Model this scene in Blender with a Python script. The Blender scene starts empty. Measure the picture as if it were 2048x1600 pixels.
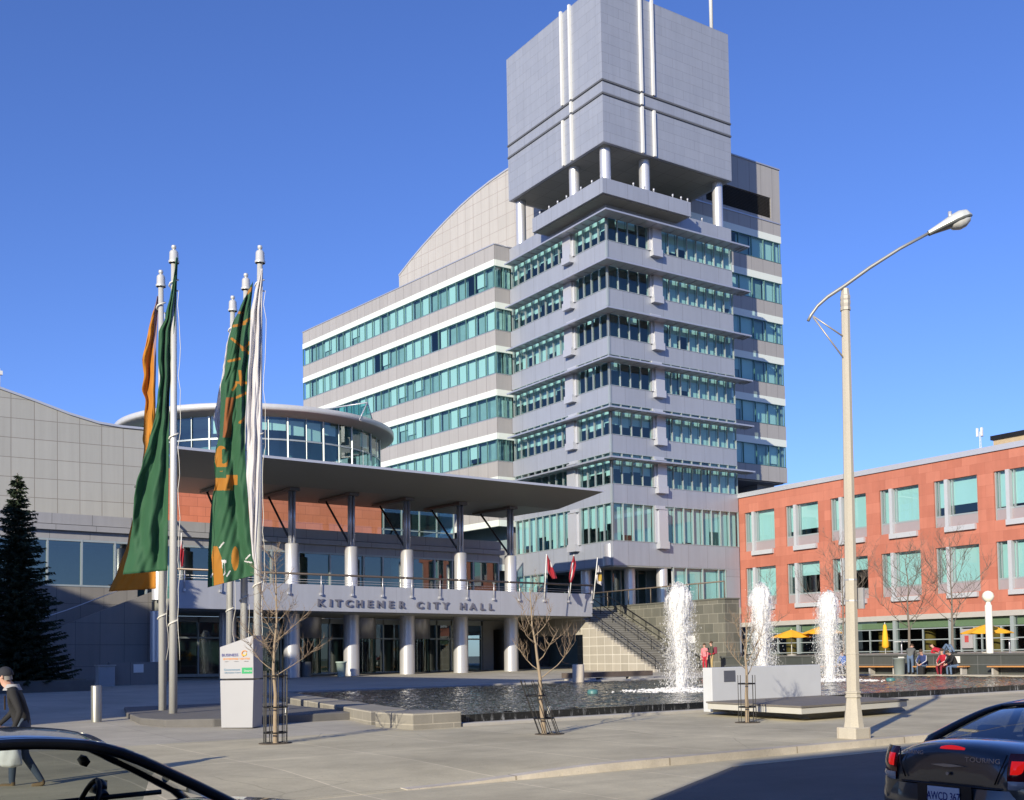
import bpy, math, random
from mathutils import Vector, Matrix, Quaternion
random.seed(11)
R = math.radians
scene = bpy.context.scene
COL = scene.collection
# ------------------------------------------------------------------ camera
FPX, CYP, YAW, PIT, ROL, EYE = 2193.29, 1225.67, .981363, .0376483, -.0179979, 1.85
FW = Vector((math.cos(YAW)*math.cos(PIT), math.sin(YAW)*math.cos(PIT), math.sin(PIT)))
_r0 = Vector((math.sin(YAW), -math.cos(YAW), 0)); _u0 = _r0.cross(FW)
RT = _r0*math.cos(ROL) + _u0*math.sin(ROL)
UP = _u0*math.cos(ROL) - _r0*math.sin(ROL)
cd = bpy.data.cameras.new('camera'); cam = bpy.data.objects.new('camera', cd); COL.objects.link(cam)
M = Matrix((RT, UP, -FW)).transposed().to_4x4(); M.translation = Vector((0, 0, EYE)); cam.matrix_world = M
cd.sensor_width = 36; cd.lens = FPX/2048*36; cd.shift_y = (CYP-800)/2048; cd.clip_end = 3000; cd.clip_start = .1
scene.camera = cam
# ------------------------------------------------------------------ light
SUN_AZ, SUN_EL = R(30.6), R(20)           # the light travels along +x,+y
SUNDIR = Vector((math.cos(SUN_AZ)*math.cos(SUN_EL), math.sin(SUN_AZ)*math.cos(SUN_EL), -math.sin(SUN_EL)))
w = bpy.data.worlds.new('World'); scene.world = w; w.use_nodes = True
nt = w.node_tree; bg = nt.nodes['Background']
sky = nt.nodes.new('ShaderNodeTexSky'); sky.sky_type = 'NISHITA'; sky.sun_disc = False
sky.sun_elevation = SUN_EL; sky.sun_rotation = math.atan2(-SUNDIR.x, -SUNDIR.y)
sky.air_density = 1.0; sky.dust_density = .25; sky.ozone_density = 3.0; sky.altitude = 300
wb = nt.nodes.new('ShaderNodeMix'); wb.data_type = 'RGBA'; wb.blend_type = 'MULTIPLY'; wb.inputs[0].default_value = 1; wb.inputs[7].default_value = (.68, .83, 1.36, 1)   # the camera's cool white balance
nt.links.new(sky.outputs[0], wb.inputs[6]); nt.links.new(wb.outputs[2], bg.inputs[0]); bg.inputs[1].default_value = .112
sl = bpy.data.lights.new('sun', 'SUN'); sl.energy = 5.0; sl.angle = R(.55); sl.color = (1, .90, .70)
so = bpy.data.objects.new('sun', sl); COL.objects.link(so); so.rotation_euler = SUNDIR.to_track_quat('-Z', 'Y').to_euler()
vs = scene.view_settings; vs.view_transform = 'Standard'; vs.look = 'None'; vs.exposure = .3; vs.gamma = 1
scene.cycles.max_bounces = 8; scene.cycles.transparent_max_bounces = 16
scene.cycles.caustics_reflective = False; scene.cycles.caustics_refractive = False

def at(x, y, d):
    "the world point d metres in front of the lens plane seen at a place of the 2048 x 1600 photograph"
    return Vector((0, 0, EYE)) + d*(FW + RT*((x-1024)/FPX) - UP*((y-CYP)/FPX))
def gz(y): return .12 + max(0, min(y, 66)-23)*.0145      # the plaza climbs gently towards the hall

# ------------------------------------------------------------------ objects
def tag(o, label=None, cat=None, group=None, kind=None):
    if label: o['label'] = label
    if cat: o['category'] = cat
    if group: o['group'] = group
    if kind: o['kind'] = kind
    return o
def thing(name, label, cat, loc=(0, 0, 0), rz=0, group=None):
    o = bpy.data.objects.new(name, None); COL.objects.link(o); o.location = loc; o.rotation_euler = (0, 0, rz)
    o.empty_display_size = .3
    return tag(o, label, cat, group)
def wmat(o):
    m = Matrix.Identity(4)
    while o:
        m = Matrix.LocRotScale(o.location, o.rotation_euler, o.scale) @ m; o = o.parent
    return m
class MB:
    def __init__(s): s.v, s.f, s.m, s.sm = [], [], [], []
    def face(s, pts, m=0, smooth=False):
        b = len(s.v); s.v += [tuple(p) for p in pts]; s.f.append(tuple(range(b, b+len(pts)))); s.m.append(m); s.sm.append(smooth)
        return s
    def hexa(s, p, m=0):
        b = len(s.v); s.v += [tuple(q) for q in p]
        for f in ((0, 3, 2, 1), (4, 5, 6, 7), (0, 1, 5, 4), (1, 2, 6, 5), (2, 3, 7, 6), (3, 0, 4, 7)):
            s.f.append(tuple(b+i for i in f)); s.m.append(m); s.sm.append(False)
        return s
    def box(s, x0, x1, y0, y1, z0, z1, m=0):
        x0, x1 = sorted((x0, x1)); y0, y1 = sorted((y0, y1)); z0, z1 = sorted((z0, z1))
        return s.hexa([(x0, y0, z0), (x1, y0, z0), (x1, y1, z0), (x0, y1, z0), (x0, y0, z1), (x1, y0, z1), (x1, y1, z1), (x0, y1, z1)], m)
    def prism(s, poly, z0, z1, m=0, axis='z'):
        "poly extruded along an axis; for 'x' poly is (y,z), for 'y' poly is (x,z)"
        n = len(poly); b = len(s.v)
        def P(p, h): return (p[0], p[1], h) if axis == 'z' else ((h, p[0], p[1]) if axis == 'x' else (p[0], h, p[1]))
        for h in (z0, z1): s.v += [P(p, h) for p in poly]
        s.f.append(tuple(b+i for i in range(n-1, -1, -1))); s.f.append(tuple(b+n+i for i in range(n)))
        for i in range(n): s.f.append((b+i, b+(i+1) % n, b+n+(i+1) % n, b+n+i))
        s.m += [m]*(n+2); s.sm += [False]*(n+2); return s
    def tube(s, pts, rad, n=8, m=0, cap=True, smooth=True):
        pts = [Vector(p) for p in pts]
        if not isinstance(rad, (list, tuple)): rad = [rad]*len(pts)
        b = len(s.v); ref = None
        for i, p in enumerate(pts):
            t = (pts[min(i+1, len(pts)-1)] - pts[max(i-1, 0)]).normalized()
            if ref is None:
                ref = Vector((0, 0, 1)) if abs(t.z) < .9 else Vector((1, 0, 0))
            a = t.cross(ref).normalized(); c = a.cross(t).normalized(); ref = c
            for k in range(n):
                th = 2*math.pi*k/n; s.v.append(tuple(p + (a*math.cos(th) + c*math.sin(th))*rad[i]))
        for i in range(len(pts)-1):
            for k in range(n):
                k2 = (k+1) % n
                s.f.append((b+i*n+k, b+(i+1)*n+k, b+(i+1)*n+k2, b+i*n+k2)); s.m.append(m); s.sm.append(smooth)
        if cap:
            s.f.append(tuple(b+k for k in range(n))); e = b+(len(pts)-1)*n
            s.f.append(tuple(e+k for k in range(n-1, -1, -1))); s.m += [m, m]; s.sm += [False, False]
        return s
    def lathe(s, prof, c=(0, 0, 0), n=24, m=0, a0=0, a1=2*math.pi, smooth=True):
        full = abs(a1-a0-2*math.pi) < 1e-6; k = n if full else n+1; b = len(s.v)
        for r, z in prof:
            for i in range(k):
                th = a0+(a1-a0)*i/n; s.v.append((c[0]+r*math.cos(th), c[1]+r*math.sin(th), c[2]+z))
        for j in range(len(prof)-1):
            for i in range(n):
                i2 = (i+1) % k
                s.f.append((b+j*k+i, b+j*k+i2, b+(j+1)*k+i2, b+(j+1)*k+i)); s.m.append(m); s.sm.append(smooth)
        return s
    def grid(s, fn, nu, nv, mf=None, smooth=True):
        b = len(s.v)
        for j in range(nv+1):
            for i in range(nu+1): s.v.append(tuple(fn(i/nu, j/nv)))
        for j in range(nv):
            for i in range(nu):
                a = b+j*(nu+1)+i; s.f.append((a, a+1, a+nu+2, a+nu+1)); s.m.append(mf((i+.5)/nu, (j+.5)/nv) if mf else 0); s.sm.append(smooth)
        return s
    def build(s, name, mats, parent=None, local=False, bevel=0, world=True):
        me = bpy.data.meshes.new(name); v = s.v
        if parent is not None and not local:
            inv = wmat(parent).inverted(); v = [tuple(inv @ Vector(p)) for p in v]
        me.from_pydata(v, [], s.f)
        for mt in (mats if isinstance(mats, (list, tuple)) else [mats]): me.materials.append(mt)
        me.polygons.foreach_set('material_index', s.m); me.polygons.foreach_set('use_smooth', s.sm); me.update()
        o = bpy.data.objects.new(name, me); COL.objects.link(o)
        if parent is not None: o.parent = parent
        if bevel:
            bm = o.modifiers.new('bevel', 'BEVEL'); bm.width = bevel; bm.segments = 2; bm.limit_method = 'ANGLE'
        return o
def copy_tree(o, parent=None):
    c = o.copy(); COL.objects.link(c)
    if parent: c.parent = parent
    for ch in list(o.children): copy_tree(ch, c)
    return c

# ------------------------------------------------------------------ materials
def new_mat(name):
    m = bpy.data.materials.new(name); m.use_nodes = True; t = m.node_tree
    return m, t, t.nodes['Principled BSDF']
def N(t, typ, **kw):
    n = t.nodes.new(typ)
    for k, v in kw.items(): setattr(n, k, v)
    return n
def math_node(t, op, a, b=None):
    n = N(t, 'ShaderNodeMath', operation=op)
    for i, x in enumerate((a, b)):
        if x is None: continue
        if isinstance(x, (int, float)): n.inputs[i].default_value = x
        else: t.links.new(x, n.inputs[i])
    return n.outputs[0]
def mix_rgb(t, fac, a, b, mode='MIX'):
    n = N(t, 'ShaderNodeMix', data_type='RGBA', blend_type=mode)
    for sock, x in ((n.inputs[0], fac), (n.inputs[6], a), (n.inputs[7], b)):
        if isinstance(x, (int, float)): sock.default_value = x
        elif isinstance(x, tuple): sock.default_value = (*x[:3], 1)
        else: t.links.new(x, sock)
    return n.outputs[2]
def noise(t, scale, detail=4, rough=.6, vec=None):
    n = N(t, 'ShaderNodeTexNoise'); n.inputs['Scale'].default_value = scale; n.inputs['Detail'].default_value = detail
    n.inputs['Roughness'].default_value = rough
    if vec is None: vec = N(t, 'ShaderNodeTexCoord').outputs['Object']
    t.links.new(vec, n.inputs['Vector']); return n.outputs['Fac']
def ramp(t, x, a, b):
    n = N(t, 'ShaderNodeMapRange'); t.links.new(x, n.inputs[0]); n.inputs[1].default_value = a; n.inputs[2].default_value = b
    return n.outputs[0]
def bump(t, p, h, strength=.2, dist=.02):
    n = N(t, 'ShaderNodeBump'); n.inputs['Strength'].default_value = strength; n.inputs['Distance'].default_value = dist
    t.links.new(h, n.inputs['Height']); t.links.new(n.outputs[0], p.inputs['Normal'])
def plain(name, col, rough=.6, metal=0, var=.12, scale=3., bumpy=0, spec=.5):
    m, t, p = new_mat(name); p.inputs['Roughness'].default_value = rough; p.inputs['Metallic'].default_value = metal
    p.inputs['Specular IOR Level'].default_value = spec
    f = noise(t, scale)
    c = mix_rgb(t, f, tuple(x*(1-var) for x in col), tuple(min(1, x*(1+var)) for x in col)); t.links.new(c, p.inputs['Base Color'])
    if bumpy: bump(t, p, noise(t, scale*12, 5), bumpy)
    return m
def panels(name, c1, c2, line, wd, ht, ms=.012, offset=0, rough=.5, metal=0, ground=False, dirt=.1, bumpy=.3, grain=0, u0=0, v0=0, spec=.5):
    "panel or block courses laid out in the object's own metres"
    m, t, p = new_mat(name); p.inputs['Roughness'].default_value = rough; p.inputs['Metallic'].default_value = metal
    p.inputs['Specular IOR Level'].default_value = spec
    tc = N(t, 'ShaderNodeTexCoord'); sp = N(t, 'ShaderNodeSeparateXYZ'); t.links.new(tc.outputs['Object'], sp.inputs[0])
    cb = N(t, 'ShaderNodeCombineXYZ')
    u = sp.outputs[0] if ground else math_node(t, 'ADD', sp.outputs[0], sp.outputs[1])
    v = sp.outputs[1] if ground else sp.outputs[2]
    t.links.new(math_node(t, 'ADD', u, u0+1000*wd), cb.inputs[0]); t.links.new(math_node(t, 'ADD', v, v0+1000*ht), cb.inputs[1])
    b = N(t, 'ShaderNodeTexBrick', offset=offset, squash=1.0); t.links.new(cb.outputs[0], b.inputs['Vector'])
    b.inputs['Color1'].default_value = (*c1, 1); b.inputs['Color2'].default_value = (*c2, 1); b.inputs['Mortar'].default_value = (*line, 1)
    b.inputs['Scale'].default_value = 1; b.inputs['Mortar Size'].default_value = ms; b.inputs['Mortar Smooth'].default_value = .1
    b.inputs['Brick Width'].default_value = wd; b.inputs['Row Height'].default_value = ht; b.inputs['Bias'].default_value = 0
    c = b.outputs['Color']
    if dirt:
        c = mix_rgb(t, 1, c, mix_rgb(t, noise(t, .7, 6, .65), (1-dirt,)*3, (1+dirt,)*3), 'MULTIPLY')
    if not ground:                                                     # faint rain streaks
        sm = N(t, 'ShaderNodeMapping'); sm.inputs['Scale'].default_value = (1.6, 1.6, .07); t.links.new(tc.outputs['Object'], sm.inputs[0])
        c = mix_rgb(t, 1, c, mix_rgb(t, ramp(t, noise(t, 1.7, 5, .7, sm.outputs[0]), .3, .7), (.925,)*3, (1.045,)*3), 'MULTIPLY')
    if grain:
        c = mix_rgb(t, 1, c, mix_rgb(t, noise(t, 45, 3, .7), (1-grain,)*3, (1+grain,)*3), 'MULTIPLY')
    t.links.new(c, p.inputs['Base Color'])
    if bumpy: bump(t, p, math_node(t, 'SUBTRACT', 1, b.outputs['Fac']), bumpy, .01)
    return m
def glass(name, tint, base=.1, ior=1.55, refl=(.9, 1, .98), wav=0):
    m, t, p = new_mat(name); t.nodes.remove(p); out = t.nodes['Material Output']
    tr = N(t, 'ShaderNodeBsdfTransparent'); tr.inputs[0].default_value = (*tint, 1)
    gl = N(t, 'ShaderNodeBsdfGlossy'); gl.inputs['Color'].default_value = (*refl, 1); gl.inputs['Roughness'].default_value = .01
    ge = N(t, 'ShaderNodeNewGeometry'); dp = N(t, 'ShaderNodeVectorMath', operation='DOT_PRODUCT'); t.links.new(ge.outputs['Incoming'], dp.inputs[0]); t.links.new(ge.outputs['Normal'], dp.inputs[1])
    f0 = ((ior-1)/(ior+1))**2; sch = math_node(t, 'POWER', math_node(t, 'SUBTRACT', 1, math_node(t, 'ABSOLUTE', dp.outputs['Value'])), 5)
    fres = math_node(t, 'ADD', math_node(t, 'MULTIPLY', sch, (1-f0)*.8), f0)
    if wav:
        bn = N(t, 'ShaderNodeBump'); bn.inputs['Strength'].default_value = wav; bn.inputs['Distance'].default_value = .05
        t.links.new(noise(t, .6, 2), bn.inputs['Height']); t.links.new(bn.outputs[0], gl.inputs['Normal'])
    mx = N(t, 'ShaderNodeMixShader'); t.links.new(math_node(t, 'MINIMUM', math_node(t, 'ADD', fres, base), 1.0), mx.inputs[0])
    t.links.new(tr.outputs[0], mx.inputs[1]); t.links.new(gl.outputs[0], mx.inputs[2]); t.links.new(mx.outputs[0], out.inputs[0])
    return m
def emit(name, col, s):
    m, t, p = new_mat(name); p.inputs['Base Color'].default_value = (*col, 1); p.inputs['Emission Color'].default_value = (*col, 1)
    p.inputs['Emission Strength'].default_value = s; p.inputs['Roughness'].default_value = .2
    return m
K = {}
K['spandrel'] = panels('spandrel_aluminium', (.330, .355, .42), (.355, .38, .445), (.21, .22, .25), 2.1, 8, .016, rough=.45, metal=.25, dirt=.06, u0=.55)
K['crown'] = panels('crown_aluminium', (.345, .37, .43), (.365, .39, .448), (.24, .255, .29), 2.25, .79, .012, .5, rough=.45, metal=.3, dirt=.07, v0=.1)
K['wing'] = panels('warm_grey_panel', (.325, .315, .315), (.345, .335, .335), (.17, .155, .15), 1.38, 60, .02, rough=.55, dirt=.05)
K['fin'] = panels('pale_square_panel', (.40, .385, .372), (.42, .405, .392), (.28, .24, .228), 1.25, 1.25, .022, rough=.6, dirt=.04)
K['hallgrey'] = panels('grey_square_panel', (.345, .345, .325), (.365, .365, .345), (.20, .185, .165), 1.33, 1.2, .02, rough=.6, dirt=.05, u0=.3)
K['white'] = plain('white_enamel_band', (.66, .71, .67), .4, var=.03)
K['ledge'] = plain('pale_window_ledge', (.50, .515, .545), .4, .15, .04)
K['alu'] = plain('brushed_aluminium', (.50, .51, .56), .38, .55, .05)
K['alu_lt'] = plain('pale_aluminium', (.52, .53, .57), .35, .35, .04)
K['steel'] = plain('stainless_steel', (.60, .60, .62), .36, .5, .04)
K['mull'] = plain('window_bar', (.36, .41, .42), .4, .3, .03)
K['mull_dk'] = plain('slim_teal_bar', (.12, .22, .21), .4, .3, .05)
K['dark'] = plain('dark_interior', (.035, .04, .045), .8, 0, .3, 1.2)
K['room'] = plain('office_interior', (.19, .25, .28), .8, 0, .3, .8)
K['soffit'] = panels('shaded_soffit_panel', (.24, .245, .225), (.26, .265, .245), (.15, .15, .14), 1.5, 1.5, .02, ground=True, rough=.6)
K['blind'] = plain('roller_blind', (.70, .71, .71), .9, 0, .05, 1.); K['sheer'] = plain('half_open_slat_blind', (.36, .40, .41), .9, 0, .25, 1.2)
K['glass'] = glass('teal_glass', (.61, .85, .845), .065, 1.48)
K['glass_b'] = glass('blue_glass', (.42, .70, .72), .12, 1.5)
K['glass_d'] = glass('dark_lobby_glass', (.45, .55, .53), .06, 1.45)
K['glass_c'] = glass('clear_balustrade_glass', (.80, .92, .90), .03, 1.45)
K['red'] = panels('red_sandstone', (.405, .135, .088), (.49, .178, .12), (.33, .105, .07), 1.16, .78, .006, .5, rough=.8, dirt=.16, bumpy=.1, grain=.06)
K['red2'] = panels('red_stone_cladding', (.52, .165, .09), (.60, .20, .115), (.38, .12, .07), 1.1, .62, .014, .5, rough=.75, dirt=.12)
K['conc'] = plain('grey_concrete', (.40, .385, .36), .8, 0, .12, 2.5, .1)
K['granite'] = panels('dark_granite_block', (.115, .115, .095), (.17, .165, .135), (.26, .25, .21), .85, .62, .02, .5, rough=.55, dirt=.2, grain=.12)
K['granite2'] = panels('dark_granite_slab', (.055, .062, .058), (.08, .085, .08), (.15, .155, .15), 1.25, .52, .014, 0, rough=.4, dirt=.15, grain=.12)
K['beige'] = panels('beige_stone_block', (.335, .31, .265), (.395, .365, .315), (.53, .505, .45), .82, .60, .03, 0, rough=.8, dirt=.12, grain=.05)
K['brick'] = panels('sand_brick', (.40, .28, .15), (.47, .34, .2), (.42, .38, .3), .22, .075, .012, .5, rough=.85)
K['bricks'] = panels('street_brick', (.23, .13, .1), (.29, .16, .12), (.3, .27, .24), .22, .075, .012, .5, rough=.85)
K['black'] = plain('black_metal', (.012, .012, .013), .45, .3, .2)
K['whitep'] = plain('white_paint', (.70, .70, .68), .4, 0, .04)
K['yellow'] = plain('yellow_canvas', (.85, .43, .02), .8, 0, .06)
K['wood'] = plain('orange_wood', (.50, .24, .08), .6, 0, .2, 6)
K['woodd'] = plain('dark_bench_timber', (.11, .085, .07), .7, 0, .25, 5)
K['mustard'] = plain('mustard_paint', (.45, .25, .06), .7, 0, .1)
# ------------------------------------------------------------------ the ground
def concrete_ground(name, base, joint_w, joint_h, line, ms, u0=0, v0=0, stain=.22):
    m, t, p = new_mat(name); p.inputs['Roughness'].default_value = .85
    tc = N(t, 'ShaderNodeTexCoord'); sp = N(t, 'ShaderNodeSeparateXYZ'); t.links.new(tc.outputs['Object'], sp.inputs[0])
    cb = N(t, 'ShaderNodeCombineXYZ')
    t.links.new(math_node(t, 'ADD', sp.outputs[0], u0+800*joint_w), cb.inputs[0]); t.links.new(math_node(t, 'ADD', sp.outputs[1], v0+800*joint_h), cb.inputs[1])
    b = N(t, 'ShaderNodeTexBrick', offset=0.0); t.links.new(cb.outputs[0], b.inputs['Vector'])
    b.inputs['Color1'].default_value = (*[x*.95 for x in base], 1); b.inputs['Color2'].default_value = (*[x*1.06 for x in base], 1)
    b.inputs['Mortar'].default_value = (*line, 1); b.inputs['Scale'].default_value = 1; b.inputs['Mortar Size'].default_value = ms
    b.inputs['Brick Width'].default_value = joint_w; b.inputs['Row Height'].default_value = joint_h
    b.inputs['Mortar Smooth'].default_value = .4
    c = b.outputs['Color']
    big = ramp(t, noise(t, .35, 6, .7), .32, .7)
    c = mix_rgb(t, 1, c, mix_rgb(t, big, (1-stain,)*3, (1+stain*.6,)*3), 'MULTIPLY')
    fine = noise(t, 28, 4, .75)
    c = mix_rgb(t, 1, c, mix_rgb(t, fine, (.8,)*3, (1.2,)*3), 'MULTIPLY')
    spots = ramp(t, noise(t, 3.3, 3, .6), .66, .74)
    c = mix_rgb(t, math_node(t, 'MULTIPLY', spots, .3), c, tuple(x*.6 for x in base))
    gum = ramp(t, noise(t, 17, 1, .3), .74, .77)                      # chewing gum and oil spots
    c = mix_rgb(t, math_node(t, 'MULTIPLY', gum, .45), c, tuple(x*.45 for x in base))
    st_m = N(t, 'ShaderNodeMapping'); st_m.inputs['Scale'].default_value = (.22, 1.6, 1); st_m.inputs['Rotation'].default_value = (0, 0, .35); t.links.new(tc.outputs['Object'], st_m.inputs[0])
    c = mix_rgb(t, math_node(t, 'MULTIPLY', ramp(t, noise(t, 1.1, 5, .7, st_m.outputs[0]), .5, .68), .35), c, tuple(x*.72 for x in base))
    vo = N(t, 'ShaderNodeTexVoronoi', feature='DISTANCE_TO_EDGE'); vo.inputs['Scale'].default_value = .42; wv = N(t, 'ShaderNodeMix', data_type='VECTOR'); wv.inputs[0].default_value = .12
    nz_ = N(t, 'ShaderNodeTexNoise'); nz_.inputs['Scale'].default_value = 1.3; nz_.inputs['Detail'].default_value = 5; t.links.new(tc.outputs['Object'], nz_.inputs['Vector'])
    t.links.new(tc.outputs['Object'], wv.inputs[4]); t.links.new(nz_.outputs['Color'], wv.inputs[5]); t.links.new(wv.outputs[1], vo.inputs['Vector'])
    crack = math_node(t, 'MULTIPLY', math_node(t, 'SUBTRACT', 1, ramp(t, vo.outputs['Distance'], .0, .006)), ramp(t, noise(t, .23, 2), .5, .56))
    c = mix_rgb(t, math_node(t, 'MULTIPLY', crack, .5), c, tuple(x*.45 for x in base))
    t.links.new(c, p.inputs['Base Color']); bump(t, p, fine, .25, .01)
    return m
K['pave'] = concrete_ground('pavement_concrete', (.51, .46, .325), 2.3, 4.6, (.70, .62, .45), .02, .4, .4, .30)
K['plaza'] = concrete_ground('plaza_paving', (.43, .40, .33), 1.8, 1.8, (.34, .31, .27), .02)
K['road'] = concrete_ground('worn_road', (.135, .13, .118), 40, 40, (.2, .2, .2), .01, stain=.25)  # dark base deepens the cast shade; sunlit road takes the pavement colour
K['kerb'] = concrete_ground('kerb_concrete', (.50, .455, .385), 3., 40, (.3, .26, .2), .02, stain=.4)
K['soil'] = plain('ground_soil', (.16, .15, .12), .9, 0, .3, .3)
def struct(mb, name, mat): return tag(mb.build(name, mat), kind='structure')
struct(MB().box(-1500, 1500, -1500, 1500, -1.2, -.6), 'ground', K['soil'])
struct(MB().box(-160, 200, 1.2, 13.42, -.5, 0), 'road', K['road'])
pv = MB()
def kh(x): q = max(0, min(1, (x-7.4)/3.6)); return .014+.108*q*q*(3-2*q)
px_ = [-60]+[6+.4*i for i in range(16)]+[60, 160]; py_ = [13.62, 14.2, 15, 16.2, 18, 23.02]
bb = len(pv.v)
for y in py_:
    q = min(1, (y-13.62)/2.6); q = q*q*(3-2*q)
    pv.v += [(x, y, kh(x)+(.12-kh(x))*q) for x in px_]
for j in range(len(py_)-1):
    for i in range(len(px_)-1): a = bb+j*len(px_)+i; pv.f.append((a, a+1, a+len(px_)+1, a+len(px_))); pv.m.append(0); pv.sm.append(True)
# the dropped apron where the kerb ends
pv.hexa([(-60, 13.44, -.5), (9.0, 13.44, -.5), (9.0, 13.63, -.5), (-60, 13.63, -.5), (-60, 13.44, .004), (9.0, 13.44, .006), (9.0, 13.63, .012), (-60, 13.63, .012)])
pv.prism([(-60, 7.35), (3.75, 7.35), (12.6, 12.62), (60, 12.62), (60, 13.41), (-60, 13.445)], -.5, .004)     # apron and sunlit road painted pale, outline cut along the cast shadow's edge
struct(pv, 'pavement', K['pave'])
kb = MB(); n = 100
for i in range(n):
    x0 = 7.2 + i*(60-7.2)/n; x1 = x0 + (60-7.2)/n
    h0 = kh(x0)+.004; h1 = kh(x1)+.004
    j = lambda: random.uniform(-.012, .012)
    kb.hexa([(x0, 13.40+j(), -.3), (x1, 13.40+j(), -.3), (x1, 13.64, -.3), (x0, 13.64, -.3), (x0, 13.43, h0), (x1, 13.43, h1), (x1, 13.64, h1+.004), (x0, 13.64, h0+.004)])
struct(kb, 'kerb', K['kerb'])
struct(MB().box(-60, 160, -12, 1.0, -.5, .14), 'near_pavement', K['pave'])
pl = MB()
def slab(x0, x1, y0, y1, f=gz, y_off=0):
    pl.hexa([(x0, y0, -.6), (x1, y0, -.6), (x1, y1, -.6), (x0, y1, -.6), (x0, y0, f(y0)), (x1, y0, f(y0)), (x1, y1, f(y1)), (x0, y1, f(y1))])
slab(-80, 13, 23.02, 44); slab(-80, 66, 44, 66); slab(-80, 75, 66, 140)
pl.hexa([(13, 23.02, -.6), (13.02, 23.02, -.6), (16.8, 44, -.6), (13, 44, -.6), (13, 23.02, .12), (13.02, 23.02, .12), (16.8, 44, gz(44)), (13, 44, gz(44))])
struct(pl, 'plaza', K['plaza'])
struct(MB().box(48, 49.48, -10, 43.99, -.6, .43), 'poolside_path', K['plaza'])
struct(MB().box(49.9, 67.2, -30, 50.3, -.6, 1.45), 'terrace', K['plaza'])
# water
m, t, p = new_mat('dark_rippled_water'); K['water'] = m
p.inputs['Base Color'].default_value = (.012, .017, .019, 1); p.inputs['Roughness'].default_value = .04; p.inputs['IOR'].default_value = 1.33
tc = N(t, 'ShaderNodeTexCoord'); mp = N(t, 'ShaderNodeMapping'); mp.inputs['Scale'].default_value = (1, 1.15, 1); t.links.new(tc.outputs['Object'], mp.inputs[0])
h = math_node(t, 'ADD', noise(t, 1.5, 3, .55, mp.outputs[0]), math_node(t, 'MULTIPLY', noise(t, 5.5, 3, .6, mp.outputs[0]), .45))
bump(t, p, h, .6, .12)
from mathutils import noise as mn
wt = MB(); nx, ny = 360, 220
def wave(x, y):
    z = .035*mn.noise((x*1.3+.4*y, y*1.1, 0))+.030*mn.noise((x*2.9-.5*y, y*2.3, 3))+.022*mn.noise((x*6.0, y*4.5, 7))
    for jx, jy in ((28, 30.6), (33.8, 32), (39.6, 33.4)):
        r = math.hypot(x-jx, y-jy); z += .03*math.sin(r*5.2)*math.exp(-r*.42)
    return .375+.9*z
wt.grid(lambda u, v: (lambda y: (lambda x: (x, y, wave(x, y)))(12.9+max(0, (y-23.42)*.19)+(48.0-12.9-max(0, (y-23.42)*.19))*u))(23.40+20.6*v), nx, ny)
struct(wt, 'water', K['water'])
# ------------------------------------------------------------------ pool edge
m, t, p = new_mat('wet_black_granite'); K['weir'] = m
tc = N(t, 'ShaderNodeTexCoord'); mp = N(t, 'ShaderNodeMapping'); mp.inputs['Scale'].default_value = (3.5, 3.5, .5); t.links.new(tc.outputs['Object'], mp.inputs[0])
sp = N(t, 'ShaderNodeSeparateXYZ'); t.links.new(tc.outputs['Object'], sp.inputs[0])
fall = math_node(t, 'MULTIPLY', ramp(t, noise(t, 1.6, 6, .75, mp.outputs[0]), .54, .70), ramp(t, sp.outputs[2], .30, .12))
t.links.new(mix_rgb(t, fall, (.016, .017, .018), (.55, .57, .6)), p.inputs['Base Color']); p.inputs['Roughness'].default_value = .18
bump(t, p, noise(t, 9, 4), .4, .02)
t_ = thing('pool_edge', 'black wet stone weir and flat stone rim around the pool', 'pool edge', (13.6, 23.3, .12))
MB().box(13.75, 60, 23.12, 23.43, .02, .385).build('weir', K['weir'], t_)
MB().box(13.75, 60, 22.80, 23.12, .0, .20).build('footing', K['conc'], t_, bevel=.02)
MB().box(16.8, 48, 43.99, 44.5, .2, gz(44)+.03).build('coping', K['conc'], t_, bevel=.015)
K['cutstone'] = panels('weathered_cut_stone', (.235, .22, .19), (.28, .262, .225), (.40, .37, .31), 1.15, .235, .012, .5, rough=.85, dirt=.3, grain=.2, v0=.0)
blocks = [((12.35, 22.75), (13.7, 22.75), (13.75, 23.55), (13.3, 24.5), (12.15, 24.3)), ((12.25, 24.75), (13.35, 24.9), (14.1, 28.3), (13.05, 28.5)),
          ((13.15, 28.95), (14.2, 28.75), (14.9, 32.1), (13.85, 32.3)), ((13.95, 32.75), (15.0, 32.55), (15.7, 35.9), (14.65, 36.1)), ((14.75, 36.55), (15.8, 36.35), (16.9, 41.5), (15.85, 41.7))]
bl = ['chamfered stone block at the near corner of the pool', 'stone bench block just behind the pool corner block', 'middle stone bench block along the left pool edge', 'fourth stone bench block from the pool corner', 'farthest and longest stone bench block on the left pool edge']
for q, lb in zip(blocks, bl):
    o = tag(MB().prism(q, -.1, .50).build('stone_bench', K['cutstone'], bevel=.03), lb, 'stone bench', 'stone bench blocks along the pool')
tag(MB().lathe([(.26, -.05), (.26, .008), (0, .012)], (7.85, 24.4, .122), 24).build('manhole_cover', plain('rusty_iron', (.09, .06, .04), .8, .3, .3, 9)), 'small round rusty iron cover set in the pavement left of the sign', 'manhole cover')
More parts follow.
